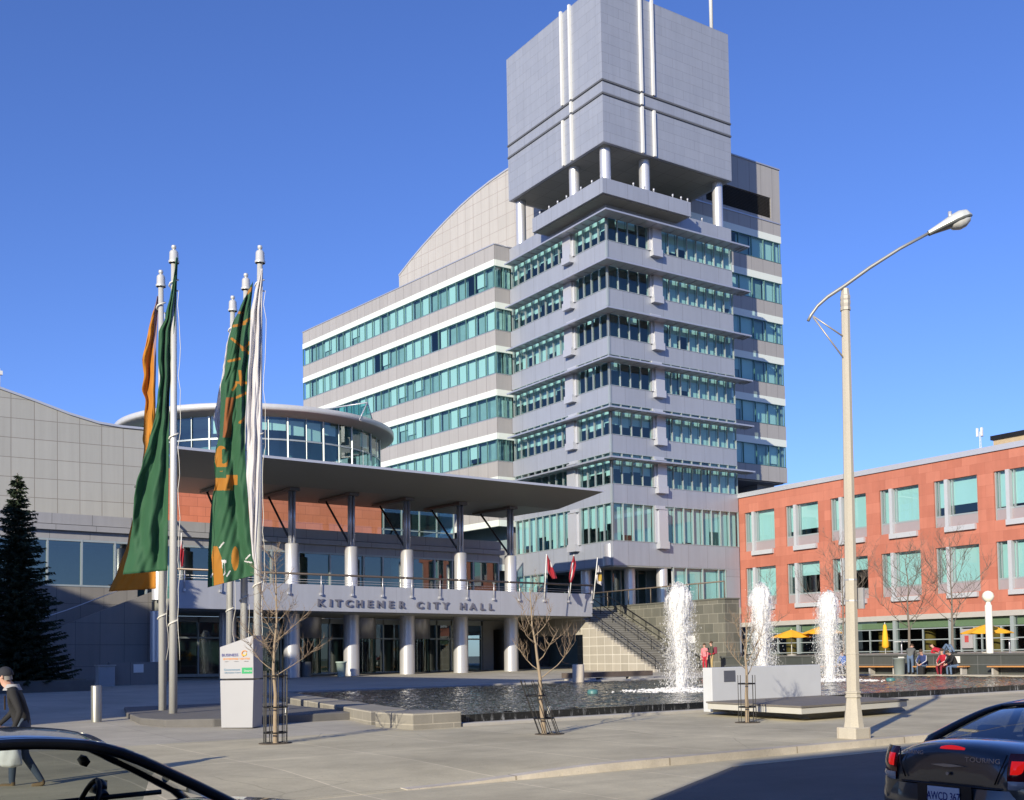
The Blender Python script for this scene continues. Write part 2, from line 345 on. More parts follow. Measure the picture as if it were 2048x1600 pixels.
# ------------------------------------------------------------------ white display podium by the pavement
t_ = thing('podium', 'white slab podium with dark top and tall white back panel beside the pool', 'podium', (20.3, 18, .12))
def quadp(e): return [(20.14-e, 17.87-e), (24.45+e, 18.12-e), (25.1+e, 21.45+e), (20.55-e, 21.45+e)]
MB().prism(quadp(0), .30, .455).build('edge_band', plain('cream_slab_edge', (.52, .51, .47), .6, 0, .1, 2), t_, bevel=.01)
MB().prism(quadp(.03), .457, .50).build('deck', plain('weathered_deck', (.17, .155, .14), .8, 0, .25, 4), t_)
MB().prism([(21.1, 18.45), (25.35, 18.85), (25.8, 22.4), (21.6, 22.4)], -.1, .298).build('base', K['conc'], t_, bevel=.02)
MB().box(20.78, 25.1, 21.5, 21.85, .2, 1.39).build('back_panel', plain('white_stone_panel', (.54, .56, .59), .6, 0, .1, 1.3), t_, bevel=.012)
MB().box(21.22, 21.64, 21.485, 21.498, 1.0, 1.30).build('plaque', plain('grey_plaque', (.16, .17, .2), .4, .4), t_)
# ------------------------------------------------------------------ facades
class Face:
    "a wall frame: u along the wall, d into the building, z up"
    def __init__(s, o, u, d, parent, local=False):
        s.fl = Vector(u).cross(Vector((0, 0, 1))).dot(Vector(d)) > 0; s.o, s.u, s.d, s.p, s.local = Vector(o), Vector(u), Vector(d), parent, local
    def pt(s, u, d, z): q = s.o + s.u*u + s.d*d; return (q.x, q.y, q.z+z)
    def box(s, mb, u0, u1, d0, d1, z0, z1, m=0):
        P = s.pt; u0, u1 = (u1, u0) if s.fl else (u0, u1); return mb.hexa([P(u0, d0, z0), P(u1, d0, z0), P(u1, d1, z0), P(u0, d1, z0), P(u0, d0, z1), P(u1, d0, z1), P(u1, d1, z1), P(u0, d1, z1)], m)
    def quad(s, mb, u0, u1, d, z0, z1, m=0):
        P = s.pt; u0, u1 = (u1, u0) if s.fl else (u0, u1); return mb.face([P(u0, d, z0), P(u1, d, z0), P(u1, d, z1), P(u0, d, z1)], m)
    def build(s, mb, name, mat, parent=None, **k): return mb.build(name, mat, parent or s.p, local=s.local, **k)
rb_ = random.Random(5)
def blind_drop(style):
    r = rb_.random()
    if style == 'closed': return 1. if r < .75 else rb_.uniform(.6, .95)
    if style == 'open': return 0 if r < .7 else rb_.uniform(.1, .5)
    if style == 'mixed': return 0 if r < .30 else (1. if r < .88 else rb_.uniform(.35, .85))
    if style == 'half': return rb_.uniform(.5, .72)
    return 0
def ribbon(F, us, z0, z1, styles, g='glass', fin=.05, finw=.05, top=.05, bd=.30, mat_m='mull', out=.0):
    gl = MB(); F.quad(gl, us[0], us[-1], .06, z0, z1); wn = F.build(gl, 'window', K[g])
    mu = MB()
    for u in us: F.box(mu, u-finw/2, u+finw/2, -fin, .10, z0, z1)
    F.box(mu, us[0], us[-1], -.03, .10, z1-top, z1-.002); F.box(mu, us[0], us[-1], -.03, .10, z0+.002, z0+top)
    F.build(mu, 'mullion', K[mat_m], wn)
    bl = MB(); sh = MB(); n = len(us)-1; st = styles if isinstance(styles, str) else None
    for i in range(n):
        s_ = st or styles[i % len(styles)]
        dr = blind_drop(s_)
        if dr > .03: F.quad(bl, us[i]+.03, us[i+1]-.03, bd, z1-(z1-z0)*dr, z1-.02)
        if dr < .9 and s_ == 'mixed' and rb_.random() < .85: F.quad(sh, us[i]+.03, us[i+1]-.03, bd+.12, z0+.02, z1-.03)
    if bl.f: F.build(bl, 'blind', K['blind'], wn)
    if sh.f: F.build(sh, 'slat_blind', K['sheer'], wn)
    return wn
def lin(a, b, n): return [a+(b-a)*i/n for i in range(n+1)]
# ------------------------------------------------------------------ office tower
TX, TY = 53.6, 65.93; TE = 13.65
tower = thing('office_tower', 'tall grey office tower with sunshades and a square windowless crown on columns', 'tower', (TX, TY, 0))
FR = Face((TX, TY, 0), (1, 0, 0), (0, 1, 0), tower)     # right-hand face, looking at the street
FL = Face((TX, TY, 0), (0, 1, 0), (1, 0, 0), tower)     # left-hand face
SILL = [34.08, 30.30, 26.48, 22.64, 18.79, 14.93]
def corner_band(mb, z0, z1, d0=-.0, th=.35, e=TE):
    "an L of wall on both faces, mitred at the corner"
    mb.prism([(TX+d0, TY+d0), (TX+e, TY+d0), (TX+e, TY+th), (TX+th, TY+th), (TX+th, TY+e), (TX+d0, TY+e)], z0, z1)
mb = MB()
for i, s in enumerate(SILL): corner_band(mb, s-1.37 if i < 5 else 13.49, s)
corner_band(mb, 36.43, 37.7)
# the lowest band keeps to the corner with a rounded lip
corner_band(mb, 8.62, 10.5)
mb.build('spandrel', K['spandrel'], tower)
uR = lin(.06, 4.22, 4); uR2 = lin(5.40, 13.6, 8); uL = lin(.06, 4.0, 4); uL2 = lin(5.3, 13.3, 8)
heads = [36.43]+[s-1.37 for s in SILL[:5]]
sty = {('R', 0): ['open', 'half half open'.split()[0]], }
patR = [('open', 'closed'), ('open', 'closed'), ('open', 'mixed'), ('open', 'mixed'), ('half', 'mixed'), ('half', 'mixed')]
patL = [('half', 'half'), ('open', 'half'), ('open', 'closed'), ('open', 'half'), ('half', 'half'), ('half', 'open')]
for k in range(6):
    z0, z1 = SILL[k], heads[k]
    ribbon(FR, uR, z0, z1, patR[k][0]); ribbon(FR, uR2, z0, z1, patR[k][1])
    ribbon(FL, uL, z0, z1, patL[k][0]); ribbon(FL, uL2, z0, z1, patL[k][1])
ribbon(FR, uR, 10.5, 13.49, 'closed'); ribbon(FR, uR2, 10.5, 13.49, 'closed'); ribbon(FL, uL, 10.5, 13.49, 'half'); ribbon(FL, uL2, 10.5, 13.49, ['closed']*2+['closed', 'half', 'half'])
ribbon(FR, [6.2, 7.6, 9.4, 11.2, 12.0], 5.3, 8.6, ['closed']*4, fin=.05)
ribbon(FL, lin(9.2, 13.3, 4), 5.3, 8.6, ['closed']*4, fin=.05)
# pilasters with their hanging ledge
for F, a, b in ((FR, 4.28, 5.34), (FL, 4.06, 5.24)):
    for k in range(7):
        z0, z1 = (SILL[k], heads[k]) if k < 6 else (10.5, 13.49)
        m_ = MB(); F.box(m_, a, b, -.16, .3, z0, z1-.02)
        F.box(m_, a+.22, b+.1, -.34, -.162, z0+.1, z1-.35); F.box(m_, a+.16, b+.12, -.46, -.003, z0-.48, z0+.098)
        F.box(m_, a-.02, b+.02, -.4, -.163, z1-.345, z1-.25)
        F.build(m_, 'pilaster', K['alu_lt'])
# corner post
MB().box(TX-.05, TX+.12, TY-.05, TY+.12, 10.5, 36.43).build('corner_post', K['mull'], tower)
# sunshades: a thin sloping blade right round the corner, on brackets
def sunshade(z):
    m_ = MB(); ax, ay = 1.15, 1.4; r, l = TX+14.35, TY+12.75
    m_.prism([(TX-ax, TY-ay), (r, TY-ay), (r, TY-.055), (TX-.055, TY-.055), (TX-.055, l), (TX-ax, l)], z, z+.07)
    m_.prism([(TX-ax, TY-ay), (r, TY-ay), (r, TY-ay+.1), (TX-ax+.1, TY-ay+.1), (TX-ax+.1, l), (TX-ax, l)], z-.05, z-.001)
    for u in uR+uR2:
        m_.prism([(TY-ay+.12, z-.002), (TY-.02, z-.002), (TY-.02, z-.06), (TY-ay+.12, z-.03)], TX+u-.015, TX+u+.015, axis='x')
    for u in uL+uL2[:-1]:
        m_.prism([(TX-ax+.12, z-.002), (TX-.02, z-.002), (TX-.02, z-.06), (TX-ax+.12, z-.03)], TY+u-.015, TY+u+.015, axis='y')
    for u in (13.9, 14.3):
        m_.box(TX+u-.03, TX+u+.03, TY-ay+.1, TY-.25, z-.1, z-.002)
    m_.build('sunshade', K['alu'], tower)
for s in SILL[:5]: sunshade(s-2.05)
sunshade(35.86)
# inside: floors and a core, seen through the glass
m_ = MB()
for s in SILL: m_.box(TX+.36, TX+TE-.05, TY+.36, TY+TE-.05, s-.75, s-.5)
m_.box(TX+.36, TX+TE-.05, TY+.36, TY+TE-.05, 9.6, 9.9); m_.box(TX+.05, TX+TE, TY+.05, TY+TE, 36.9, 37.0)
m_.box(TX+3.4, TX+TE-.02, TY+3.4, TY+TE-.02, 0, 36.9)
m_.build('interior', K['room'], tower)
m_ = MB(); m_.box(TX+6.0, TX+TE-.03, TY+.32, TY+.34, 8.62, 10.5); m_.build('lining', K['dark'], tower)
m_ = MB(); FR.box(m_, 12.05, TE, 0, .4, .2, 8.615); FR.box(m_, 6.0, 12.04, 0, .4, .2, 5.25); m_.build('base_wall', K['spandrel'], tower)
m_ = MB(); m_.box(TX+TE-.1, TX+TE, TY+.4, TY+TE, 0, 37.6); m_.box(TX+.4, TX+TE, TY+TE-.1, TY+TE, 0, 37.6); m_.build('rear_wall', K['spandrel'], tower)
# recessed entrance under the corner
m_ = MB(); m_.box(TX+.02, TX+6.0, TY+.02, TY+8.9, 8.5, 8.61); m_.build('entrance_soffit', K['soffit'], tower)
gl = MB(); gl.face([(TX+1.5, TY+3.2, 5), (TX+6, TY+3.2, 5), (TX+6, TY+3.2, 8.5), (TX+1.5, TY+3.2, 8.5)]); e_ = gl.build('entrance_glazing', K['glass_d'], tower)
m_ = MB()
for i in range(6): m_.box(TX+1.5+i*.9-.04, TX+1.5+i*.9+.04, TY+3.1, TY+3.25, 5, 8.5)
m_.build('mullion', K['mull'], e_)
for x, y in ((59.0, 66.45), (56.6, 67.6), (54.4, 70.4)):
    MB().lathe([(.46, 0), (.46, 3.6)], (x, y, 5.0), 28).build('round_column', K['steel'], tower)
# rounded fascia at the corner
m_ = MB(); m_.lathe([(.8, 8.6), (.8, 10.3)], (TX+.62, TY+.85, 0), 16, 0, math.pi*.9, math.pi*1.5); m_.build('corner_fascia', K['alu'], tower)
# --- crown
CX0, CX1, CY0, CY1, CZ0, CZ1 = 53.25, 67.15, 65.6, 78.95, 41.72, 54.45
m_ = MB().box(CX0, CX1, CY0, CY1, CZ0, CZ1); crown = m_.build('crown', K['crown'], tower)
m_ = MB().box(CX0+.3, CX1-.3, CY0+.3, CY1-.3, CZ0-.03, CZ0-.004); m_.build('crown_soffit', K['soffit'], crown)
m_ = MB()
for z in (45.55, 46.62):
    m_.prism([(CX0-.09, CY0-.09), (CX1+.02, CY0-.09), (CX1+.02, CY0-.002), (CX0-.002, CY0-.002), (CX0-.002, CY1), (CX0-.09, CY1)], z-.07, z+.07)
m_.build('groove', plain('shadow_gap_trim', (.10, .105, .12), .6), crown)
FCR = Face((CX0, CY0, 0), (1, 0, 0), (0, 1, 0), tower); FCL = Face((CX0, CY0, 0), (0, 1, 0), (1, 0, 0), tower)
for F, us in ((FCR, (3.95, 5.2)), (FCL, (3.95, 5.1))):
    for i, u in enumerate(us):
        for z0, z1 in ((CZ0-.02, 45.46), (45.64, 46.54), (46.71, CZ1+.12)):
            if i == 1 and z0 == 45.64: continue
            m_ = MB(); F.box(m_, u-.10, u+.10, -.2, -.002, z0, z1); m_.build('rib', K['whitep'], crown)
MB().tube([(66.3, 66.7, 54.4), (66.3, 66.7, 66)], .16, 10).build('mast', K['whitep'], crown)
for x, y, z in ((54.15, 66.55, 38.1), (58.2, 66.55, 38.1), (66.4, 66.6, 37.0), (54.15, 70.6, 38.1), (54.2, 78.5, 37.0), (66.4, 78.3, 37.0)):
    MB().lathe([(.44, z), (.44, CZ0-.02)], (x, y, 0), 28).build('crown_column', K['steel'], tower)
m_ = MB().box(52.1, 61.2, 64.4, 73.8, 36.98, 38.16); m_.build('lookout_slab', K['spandrel'], tower)
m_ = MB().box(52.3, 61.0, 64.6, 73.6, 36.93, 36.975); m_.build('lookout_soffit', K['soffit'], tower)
m_ = MB().box(60.5, 67, 72.5, 79, 37.0, 41.7); m_.build('plant_room', plain('plant_room_panel', (.25, .24, .22), .7), tower)
def lamp_post(x, y, z): MB().lathe([(.0, .34), (.07, .33), (.08, .18), (.05, .16), (.05, 0)][::-1], (x, y, z), 8).build('parapet_light', K['alu_lt'], tower)
for x in (55.3, 56.4, 57.4, 59.4, 60.3, 61.0): lamp_post(x, 64.55, 38.16)
for y in (65.9, 67.3, 69.2, 70.4, 71.6, 72.9): lamp_post(52.25, y, 38.16)
for x in (62.6, 64.0): lamp_post(x, 66.05, 37.7)
# ------------------------------------------------------------------ rear slab of the tower
rear = thing('office_block', 'grey banded office slab standing behind the right side of the tower', 'office block', (67.3, 70.5, 0))
FB = Face((67.3, 70.5, 0), (1, 0, 0), (0, 1, 0), rear)
K['wingr'] = panels('grey_rear_panel', (.32, .31, .31), (.34, .33, .33), (.17, .16, .16), 1.5, 60, .02, rough=.55, dirt=.05, u0=.35)
m_ = MB(); b_ = MB(); BS = [38.16, 34.30, 30.44, 26.57, 22.72, 18.82]
for i, s in enumerate(BS):
    lo = BS[i+1]+2.59 if i < 5 else 17.4
    FB.box(m_, -1.0, 11.15, 0, .3, lo, s)
    FB.box(b_, -1.0, 11.15, -.03, .3, s+1.95, s+2.588)
FB.box(m_, -1.0, 11.15, 0, .3, 40.75, 42.28); FB.box(m_, -1, 11.15, 0, .3, 44.25, 47.15); FB.box(m_, -1, 1.6, 0, .3, 42.281, 44.249); FB.box(m_, 9.9, 11.15, 0, .3, 42.281, 44.249)
m_.build('spandrel', K['wingr'], rear); b_.build('white_band', K['white'], rear)
m_ = MB(); FB.box(m_, -1, 11.18, -.06, .2, 41.9, 42.02); FB.box(m_, -1.0, 11.2, -.08, .34, 47.151, 47.27); m_.build('coping', K['alu'], rear)
m_ = MB()
for i in range(14): z = 42.34+i*.137; m_.hexa([FB.pt(1.62, .05, z), FB.pt(9.88, .05, z), FB.pt(9.88, .22, z+.1), FB.pt(1.62, .22, z+.1), FB.pt(1.62, .05, z+.02), FB.pt(9.88, .05, z+.02), FB.pt(9.88, .22, z+.12), FB.pt(1.62, .22, z+.12)])
FB.quad(m_, 1.6, 9.9, .28, 42.28, 44.25, 1)
m_.build('louvre', [plain('dark_louvre_blade', (.12, .11, .1), .6), K['dark']], rear)
for s in BS: ribbon(FB, [-.9, .9, 2.4, 3.9, 5.5, 7.2, 8.78, 10.14, 11.0], s, s+1.95, 'mixed', 'glass', .02, .06, .05, mat_m='mull_dk')
m_ = MB(); m_.box(68.6, 78.35, 71.9, 85, 17.5, 46.9); [m_.box(67.0, 78.3, 70.85, 71.88, s-.9, s-.3) for s in BS]; m_.build('interior', K['room'], rear)
m_ = MB(); m_.box(78.2, 78.45, 70.81, 86, 17.4, 47.15); m_.box(66.3, 78.4, 70.81, 86, 47.0, 47.1); m_.box(67.4, 78.2, 70.81, 86, 17.3, 17.45); m_.box(76, 78.3, 72, 86, 0, 17.3); m_.build('side_wall', K['wingr'], rear)
# ------------------------------------------------------------------ long wing
WR = .12055
wing = thing('office_wing', 'long grey office wing with white bands, teal ribbon windows and an arched rooftop screen', 'office wing', (52.0, 79.55, 0), WR)
FW_ = Face((0, 0, 0), (0, 1, 0), (1, 0, 0), wing, True)
WL = 33.2; WS = [34.07, 30.30, 26.44, 22.57, 18.74, 14.9, 11.1, 7.2]
FE = Face((0, 0, 0), (math.cos(-WR), math.sin(-WR), 0), (-math.sin(-WR), math.cos(-WR), 0), wing, True)   # short return to the tower
m_ = MB(); b_ = MB()
for i, s in enumerate(WS):
    lo = WS[i+1]+2.46 if i < len(WS)-1 else 4.8
    for F, L_ in ((FW_, WL), (FE, 1.9)):
        F.box(m_, 0, L_, .0 if F is FW_ else .004, .3, lo, s)
        F.box(b_, -.02 if F is FW_ else 0.1, L_, -.03, .3, s+1.91, s+2.455)
for F, L_ in ((FW_, WL), (FE, 1.9)): F.box(m_, 0, L_, 0 if F is FW_ else .004, .3, 36.53, 37.83)
FW_.build(m_, 'spandrel', K['wing']); FW_.build(b_, 'white_band', K['white'])
m_ = MB(); FW_.box(m_, -.04, WL+.04, -.05, .35, 37.832, 37.93); FE.box(m_, .06, 1.9, -.05, .35, 37.832, 37.93)
for i, s in enumerate(WS): FW_.box(m_, 0, WL, -.02, -.0005, s-.05, s+.0); FE.box(m_, .02, 1.9, -.02, .003, s-.05, s)
FW_.build(m_, 'coping', K['alu'])
us = lin(.05, WL-.05, 24)
for i, s in enumerate(WS[:6]):
    ribbon(FW_, us, s, s+1.91, 'mixed', 'glass', .015, .06, .05, mat_m='mull_dk'); ribbon(FE, [.05, .95, 1.85], s, s+1.91, 'mixed', 'glass', .015, .06, .05, mat_m='mull_dk')
m_ = MB(); m_.box(2.3, 15, .6, WL-.1, 4, 37.5)
for s in WS: m_.box(.32, 2.29, .32, WL-.1, s-.9, s-.3)
FW_.build(m_, 'interior', K['room'])
m_ = MB(); m_.box(.31, 15, WL-.3, WL, 0, 37.83); m_.box(.31, 15, .32, WL-.31, 37.5, 37.6); m_.box(1.9, 15, .35, .55, 0, 37.83); FW_.build(m_, 'end_wall', K['wing'])
arc = [(23.1, 42.67), (21, 43.65), (18.8, 44.55), (16.6, 45.35), (14.4, 46.05), (12.2, 46.7), (10, 47.2), (7.6, 47.6), (5.2, 47.85), (2.8, 47.95), (.4, 47.95)]
m_ = MB(); m_.prism(arc+[(.4, 37.6), (23.1, 37.6)], 6.0, 6.6, axis='x'); fin_ = FW_.build(m_, 'roof_screen', K['fin'])
m_ = MB()
for (a, za), (b, zb) in zip(arc, arc[1:]):
    m_.hexa([(5.93, a, za+.002), (5.93, b, zb+.002), (6.67, b, zb+.002), (6.67, a, za+.002), (5.93, a, za+.16), (5.93, b, zb+.16), (6.67, b, zb+.16), (6.67, a, za+.16)])
FW_.build(m_, 'screen_edge', K['alu_lt'], fin_)
m_ = MB(); m_.box(5.6, 6.0, .4, 8.5, 38.6, 39.0); FW_.build(m_, 'screen_step', K['alu_lt'], fin_)
# ------------------------------------------------------------------ red stone building
RR = -.0287
redb = thing('red_building', 'three storey red sandstone office building with teal windows on the right', 'building', (67.31, 65.93, 0), RR)
FS = Face((0, 0, 0), (0, 1, 0), (1, 0, 0), redb, True)
NW = 11; END = -.65-4.63*NW
m_ = MB(); th = .45
rows = [(9.68, 13.32), (5.14, 8.67)]
def wall(u0, u1, z0, z1): FS.box(m_, u0, u1, 0, th, z0, z1)
wall(END-1, 0, 13.32, 14.65); wall(END-1, 0, 8.67, 10.07); wall(END-1, 0, 4.14, 5.5)
for k in range(NW+1):
    a = -.65-4.63*k; wall(a, 0 if k == 0 else a+1.23, 10.07, 13.32); wall(a, 0 if k == 0 else a+1.23, 5.5, 8.67)
FS.build(m_, 'wall', K['red'])
m_ = MB(); FS.box(m_, END-1, 0, -.12, th+.2, 14.652, 15.03); FS.build(m_, 'cornice', K['alu_lt'])
m_ = MB(); FS.box(m_, END-1, 0, -.06, th, 3.78, 4.138); FS.build(m_, 'concrete_band', K['conc'])
K['apron'] = plain('mauve_panel', (.32, .275, .29), .5, 0, .05)
half = {(0, 1): .8, (0, 4): .72, (0, 5): .9, (1, 1): .42, (1, 2): .4, (0, 3): .98}
for r, (head, gbot, pbot, lbot) in enumerate(((13.32, 10.82, 10.07, 9.68), (8.67, 6.22, 5.5, 5.14))):
    for k in range(NW):
        a = -.65-4.63*k; b = a-3.4; mu = a-1.03
        g_ = MB(); FS.quad(g_, b+.02, a-.02, .26, gbot, head); wn = FS.build(g_, 'window', K['glass'])
        f_ = MB()
        for u in (a-.05, b+.05): FS.box(f_, u-.05, u+.05, .12, .32, pbot, head)
        FS.box(f_, a-.30, a-.25, .16, .30, gbot, head); FS.box(f_, mu-.36, mu-.31, .14, .30, gbot, head)
        FS.box(f_, b+.1, a-.1, .16, .32, head-.06, head-.002)
        FS.box(f_, b+.1, a-.1, .14, .32, gbot-.06, gbot+.05)
        FS.build(f_, 'frame', K['mull'], wn)
        f_ = MB(); FS.box(f_, mu-.13, mu+.13, -.10, .3, pbot-.03, head-.004); FS.box(f_, b+.14, mu+.13, -.22, .1, lbot, pbot-.032); FS.build(f_, 'ledge', K['ledge'], wn)
        f_ = MB(); FS.box(f_, b+.1, mu-.131, .15, .3, pbot, gbot-.061); FS.box(f_, mu+.131, a-.1, .15, .3, pbot, gbot-.061)
        FS.build(f_, 'apron_panel', K['apron'], wn)
        dr = half.get((r, k), 1.)
        q_ = MB(); FS.quad(q_, b+.05, mu-.05, .42, head-(head-gbot)*dr, head-.02); FS.quad(q_, mu+.05, a-.06, .42, head-(head-gbot)*min(1, dr*1.04), head-.02); FS.build(q_, 'blind', K['blind'], wn)
# shop front on the terrace
g_ = MB(); FS.quad(g_, END, -.1, .22, 1.46, 3.77); sf = FS.build(g_, 'shop_window', K['glass_d'])
m_ = MB()
for k in range(NW+1):
    u = -1.6-4.63*k; FS.box(m_, u-.13, u+.13, .0, .34, 1.45, 3.777)
for z in (2.35, 1.56): FS.box(m_, END, -.1, .14, .26, z-.035, z+.035)
FS.box(m_, END, -.1, .12, .26, 3.10, 3.17)
for k in range(NW):
    u = -1.6-4.63*k-2.3; FS.box(m_, u-.04, u+.04, .14, .27, 1.45, 3.15)
for u in (-20.9, -21.9, -22.95, -23.9): FS.box(m_, u-.06, u+.06, .08, .3, 1.45, 3.15)
FS.build(m_, 'mullion', K['mull'], sf)
m_ = MB()
for k in range(NW): FS.quad(m_, -1.8-4.63*k-4.3, -1.8-4.63*k, .3, 3.2, 3.76)
FS.build(m_, 'transom_blind', plain('olive_blind', (.62, .66, .42), .8), sf)
for k in range(6): MB().lathe([(.42, 1.45), (.42, 3.9)], (1.3, -3.6-4.63*k*1.0-(0 if k % 2 else .7), 0), 16).build('interior_column', K['mustard'], redb, local=True)
m_ = MB(); FS.box(m_, -21.85, -21.0, -.02, .06, 1.7, 3.0); FS.build(m_, 'poster_board', plain('grey_poster', (.33, .31, .32), .7), sf)
m_ = MB(); FS.box(m_, -21.55, -21.25, -.035, -.022, 2.1, 2.55); FS.build(m_, 'red_print', plain('dull_red_print', (.4, .06, .06), .7), sf)
m_ = MB(); FS.box(m_, END-1, -.02, 4.5, 15, 1.3, 14.5)
for z in (4.0, 9.2): FS.box(m_, END-1, -.02, .5, 4.49, z-.35, z+.1)
FS.build(m_, 'interior', K['dark'])
m_ = MB(); FS.box(m_, END-1, 0, .46, 16, 14.3, 14.64); FS.box(m_, END-1, END-.8, .46, 16, 0, 14.3); FS.box(m_, -.25, 0, .46, 16, 0, 14.29); FS.build(m_, 'roof', K['conc'])
t_ = thing('plant_house', 'small sand brick plant room with dark roof edge on top of the red building', 'plant room', (75, 40, 14.6))
MB().box(75, 82, 20, 47.35, 14.64, 17.1).build('wall', K['brick'], t_); MB().box(74.85, 82.1, 19.9, 47.5, 17.1, 17.42).build('roof_edge', K['black'], t_)
t_ = thing('antenna', 'thin lattice antenna with white panels standing on the red building roof', 'antenna', (72, 46.45, 14.64))
m_ = MB()
for dx, dy in ((.09, 0), (-.05, .08), (-.05, -.08)): m_.tube([(72+dx, 46.45+dy, 14.64), (72+dx*.5, 46.45+dy*.5, 17.3)], .018, 5)
for i in range(9): z = 14.9+i*.26; m_.tube([(72.08, 46.45, z), (71.96, 46.52, z+.13), (71.96, 46.38, z+.26)], .01, 4)
m_.build('mast', K['whitep'], t_)
m_ = MB()
for a in (0, 2.1, 4.2): m_.box(72+.2*math.cos(a)-.06, 72+.2*math.cos(a)+.06, 46.45+.2*math.sin(a)-.06, 46.45+.2*math.sin(a)+.06, 16.95, 17.55)
m_.build('panel', K['whitep'], t_)
# ------------------------------------------------------------------ stone walls and stairs
t_ = thing('retaining_wall', 'long low dark granite retaining wall behind the pool benches', 'wall', (49.5, 20, .4))
MB().box(49.5, 49.9, -28, 50.38, -.3, 1.38).build('stone_face', K['granite2'], t_)
MB().box(49.44, 49.95, -28, 50.38, 1.382, 1.47).build('coping', plain('dark_coping', (.09, .095, .09), .5), t_)
t_ = thing('granite_wall', 'tall greenish granite block wall beside the outdoor stairs', 'wall', (50, 57, .5))
MB().box(50.0, 51.25, 50.4, 66.0, -.2, 5.1).build('stone_face', K['granite'], t_)
MB().box(49.95, 51.3, 50.35, 66.0, 5.102, 5.2).build('coping', plain('granite_coping', (.12, .12, .10), .6), t_)
m_ = MB().box(49.975, 49.996, 53.2, 54.3, 2.35, 2.85); m_.build('notice', K['whitep'], t_)
# the raised forecourt under the tower
t_ = thing('forecourt', 'raised stone forecourt at the foot of the tower', 'forecourt', (54, 62, 0))
MB().prism([(46.2, 61.9), (50, 61.9), (50, 66.1), (46.2, 66.1)], 4.6, 5.0).build('landing', K['plaza'], t_)
MB().prism([(51.26, 58), (59.2, 58), (59.2, 65.88), (67.1, 65.88), (67.1, 66.3), (67.1, 80), (50.3, 80), (50.3, 66.11), (51.26, 66.11)], 4.5, 5.0).build('deck', K['plaza'], t_)
st = thing('staircase', 'wide outdoor stone stairs climbing between beige and granite block walls', 'stairs', (48, 57, .5))
ns = 28; y0, y1, z0, z1 = 52.5, 61.9, .54, 5.0
m_ = MB()
for i in range(ns):
    ya = y0+(y1-y0)*i/ns; z = z0+(z1-z0)*(i+1)/ns
    m_.box(46.15, 49.95, ya, y1+.02 if i == ns-1 else ya+(y1-y0)/ns+.04, z-.22 if i else -.2, z)
    m_.box(46.15, 49.95, ya-.02, ya+.03, z-.03, z+.004, 1)
m_.build('steps', [plain('grey_step', (.17, .165, .15), .8, 0, .2), plain('pale_nosing', (.33, .32, .29), .8)], st)
m_ = MB()
for i in range(ns):
    ya = y0+(y1-y0)*i/ns; yb = y0+(y1-y0)*(i+1)/ns; z = z0+(z1-z0)*(i+1)/ns+.05
    lo = .2 if yb < 59.95 else 3.1
    m_.box(45.85, 46.13, ya, yb, lo, z)
m_.build('side_wall', K['beige'], st)
def rail(x, posts=True, lift=.9):
    q = MB(); a = Vector((x, y0+.1, z0+lift)); b = Vector((x, y1, z1+lift)); q.tube([a, b, (x, y1+1.5, z1+lift)], .03, 8)
    q.tube([a-Vector((0, 0, .45)), b-Vector((0, 0, .45))], .015, 6)
    for i in range(8): c = a.lerp(b, i/7); q.tube([c, c-Vector((0, 0, lift))], .022, 6)
    q.build('handrail', K['black'], st)
rail(46.0); rail(48.0); rail(49.8)
t_ = thing('glass_balustrade', 'clear glass balustrade along the edge of the raised forecourt', 'balustrade', (50.6, 60, 5.2))
m_ = MB(); m_.face([(50.6, 53.6, 5.22), (50.6, 65.9, 5.22), (50.6, 65.9, 6.25), (50.6, 53.6, 6.25)]); m_.build('glass_panel', K['glass_c'], t_)
m_ = MB(); m_.tube([(50.6, 51.0, 6.3), (50.6, 65.9, 6.3)], .05, 8)
for i in range(7): m_.tube([(50.6, 51.0+i*2.4, 5.2), (50.6, 51.0+i*2.4, 6.3)], .035, 6)
m_.build('handrail', plain('timber_rail', (.14, .11, .08), .5), t_)
# dark passage under the balcony beside the stairs
t_ = thing('passage_wall', 'shaded stone wall with a dark opening under the balcony', 'wall', (46, 63, .7))
MB().box(45.9, 46.3, 60.3, 66.5, 3.1, 4.25).build('lintel', K['beige'], t_)
MB().box(45.0, 46.2, 66.6, 67.2, .2, 4.25).build('rear_wall', K['dark'], t_)
# ------------------------------------------------------------------ entrance hall with balcony and canopy
hall = thing('entrance_hall', 'low entrance hall with a lettered balcony, round columns and a broad flat canopy', 'entrance hall', (46, 59, 0))
hall.rotation_euler = (0, .012, 0)
FH = Face((0, 0, 0), (1, 0, 0), (0, 1, 0), hall, True)
def hb(mb, name, mat, parent=None, **k): return mb.build(name, mat, parent or hall, local=True, **k)
K['beam'] = panels('balcony_fascia_panel', (.375, .39, .44), (.395, .41, .46), (.28, .29, .33), 7.5, 20, .012, rough=.45, metal=.15, dirt=.05)
K['dgrey'] = panels('grey_podium_panel', (.31, .31, .325), (.33, .33, .345), (.15, .15, .15), 2.2, 30, .016, rough=.5, metal=.1, dirt=.08)
K['plaster'] = panels('grey_stone_wall', (.20, .19, .18), (.22, .21, .20), (.11, .105, .10), 1.3, 1.2, .014, rough=.6, dirt=.1)
bx = MB; m_ = bx().box(-28.4, 0, 0, .3, 4.3, 5.84); hb(m_, 'balcony_beam', K['beam'], bevel=.015)
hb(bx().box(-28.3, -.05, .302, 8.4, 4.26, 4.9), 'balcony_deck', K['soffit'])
hb(bx().box(-.3, -.001, .31, 7, 4.3, 5.84), 'balcony_end', K['beam'])
rl = hb(bx().tube([(-28.4, -.12, 6.42), (0, -.12, 6.42)], .065, 8), 'handrail', plain('bronze_rail', (.16, .13, .11), .4, .5))
m_ = MB()
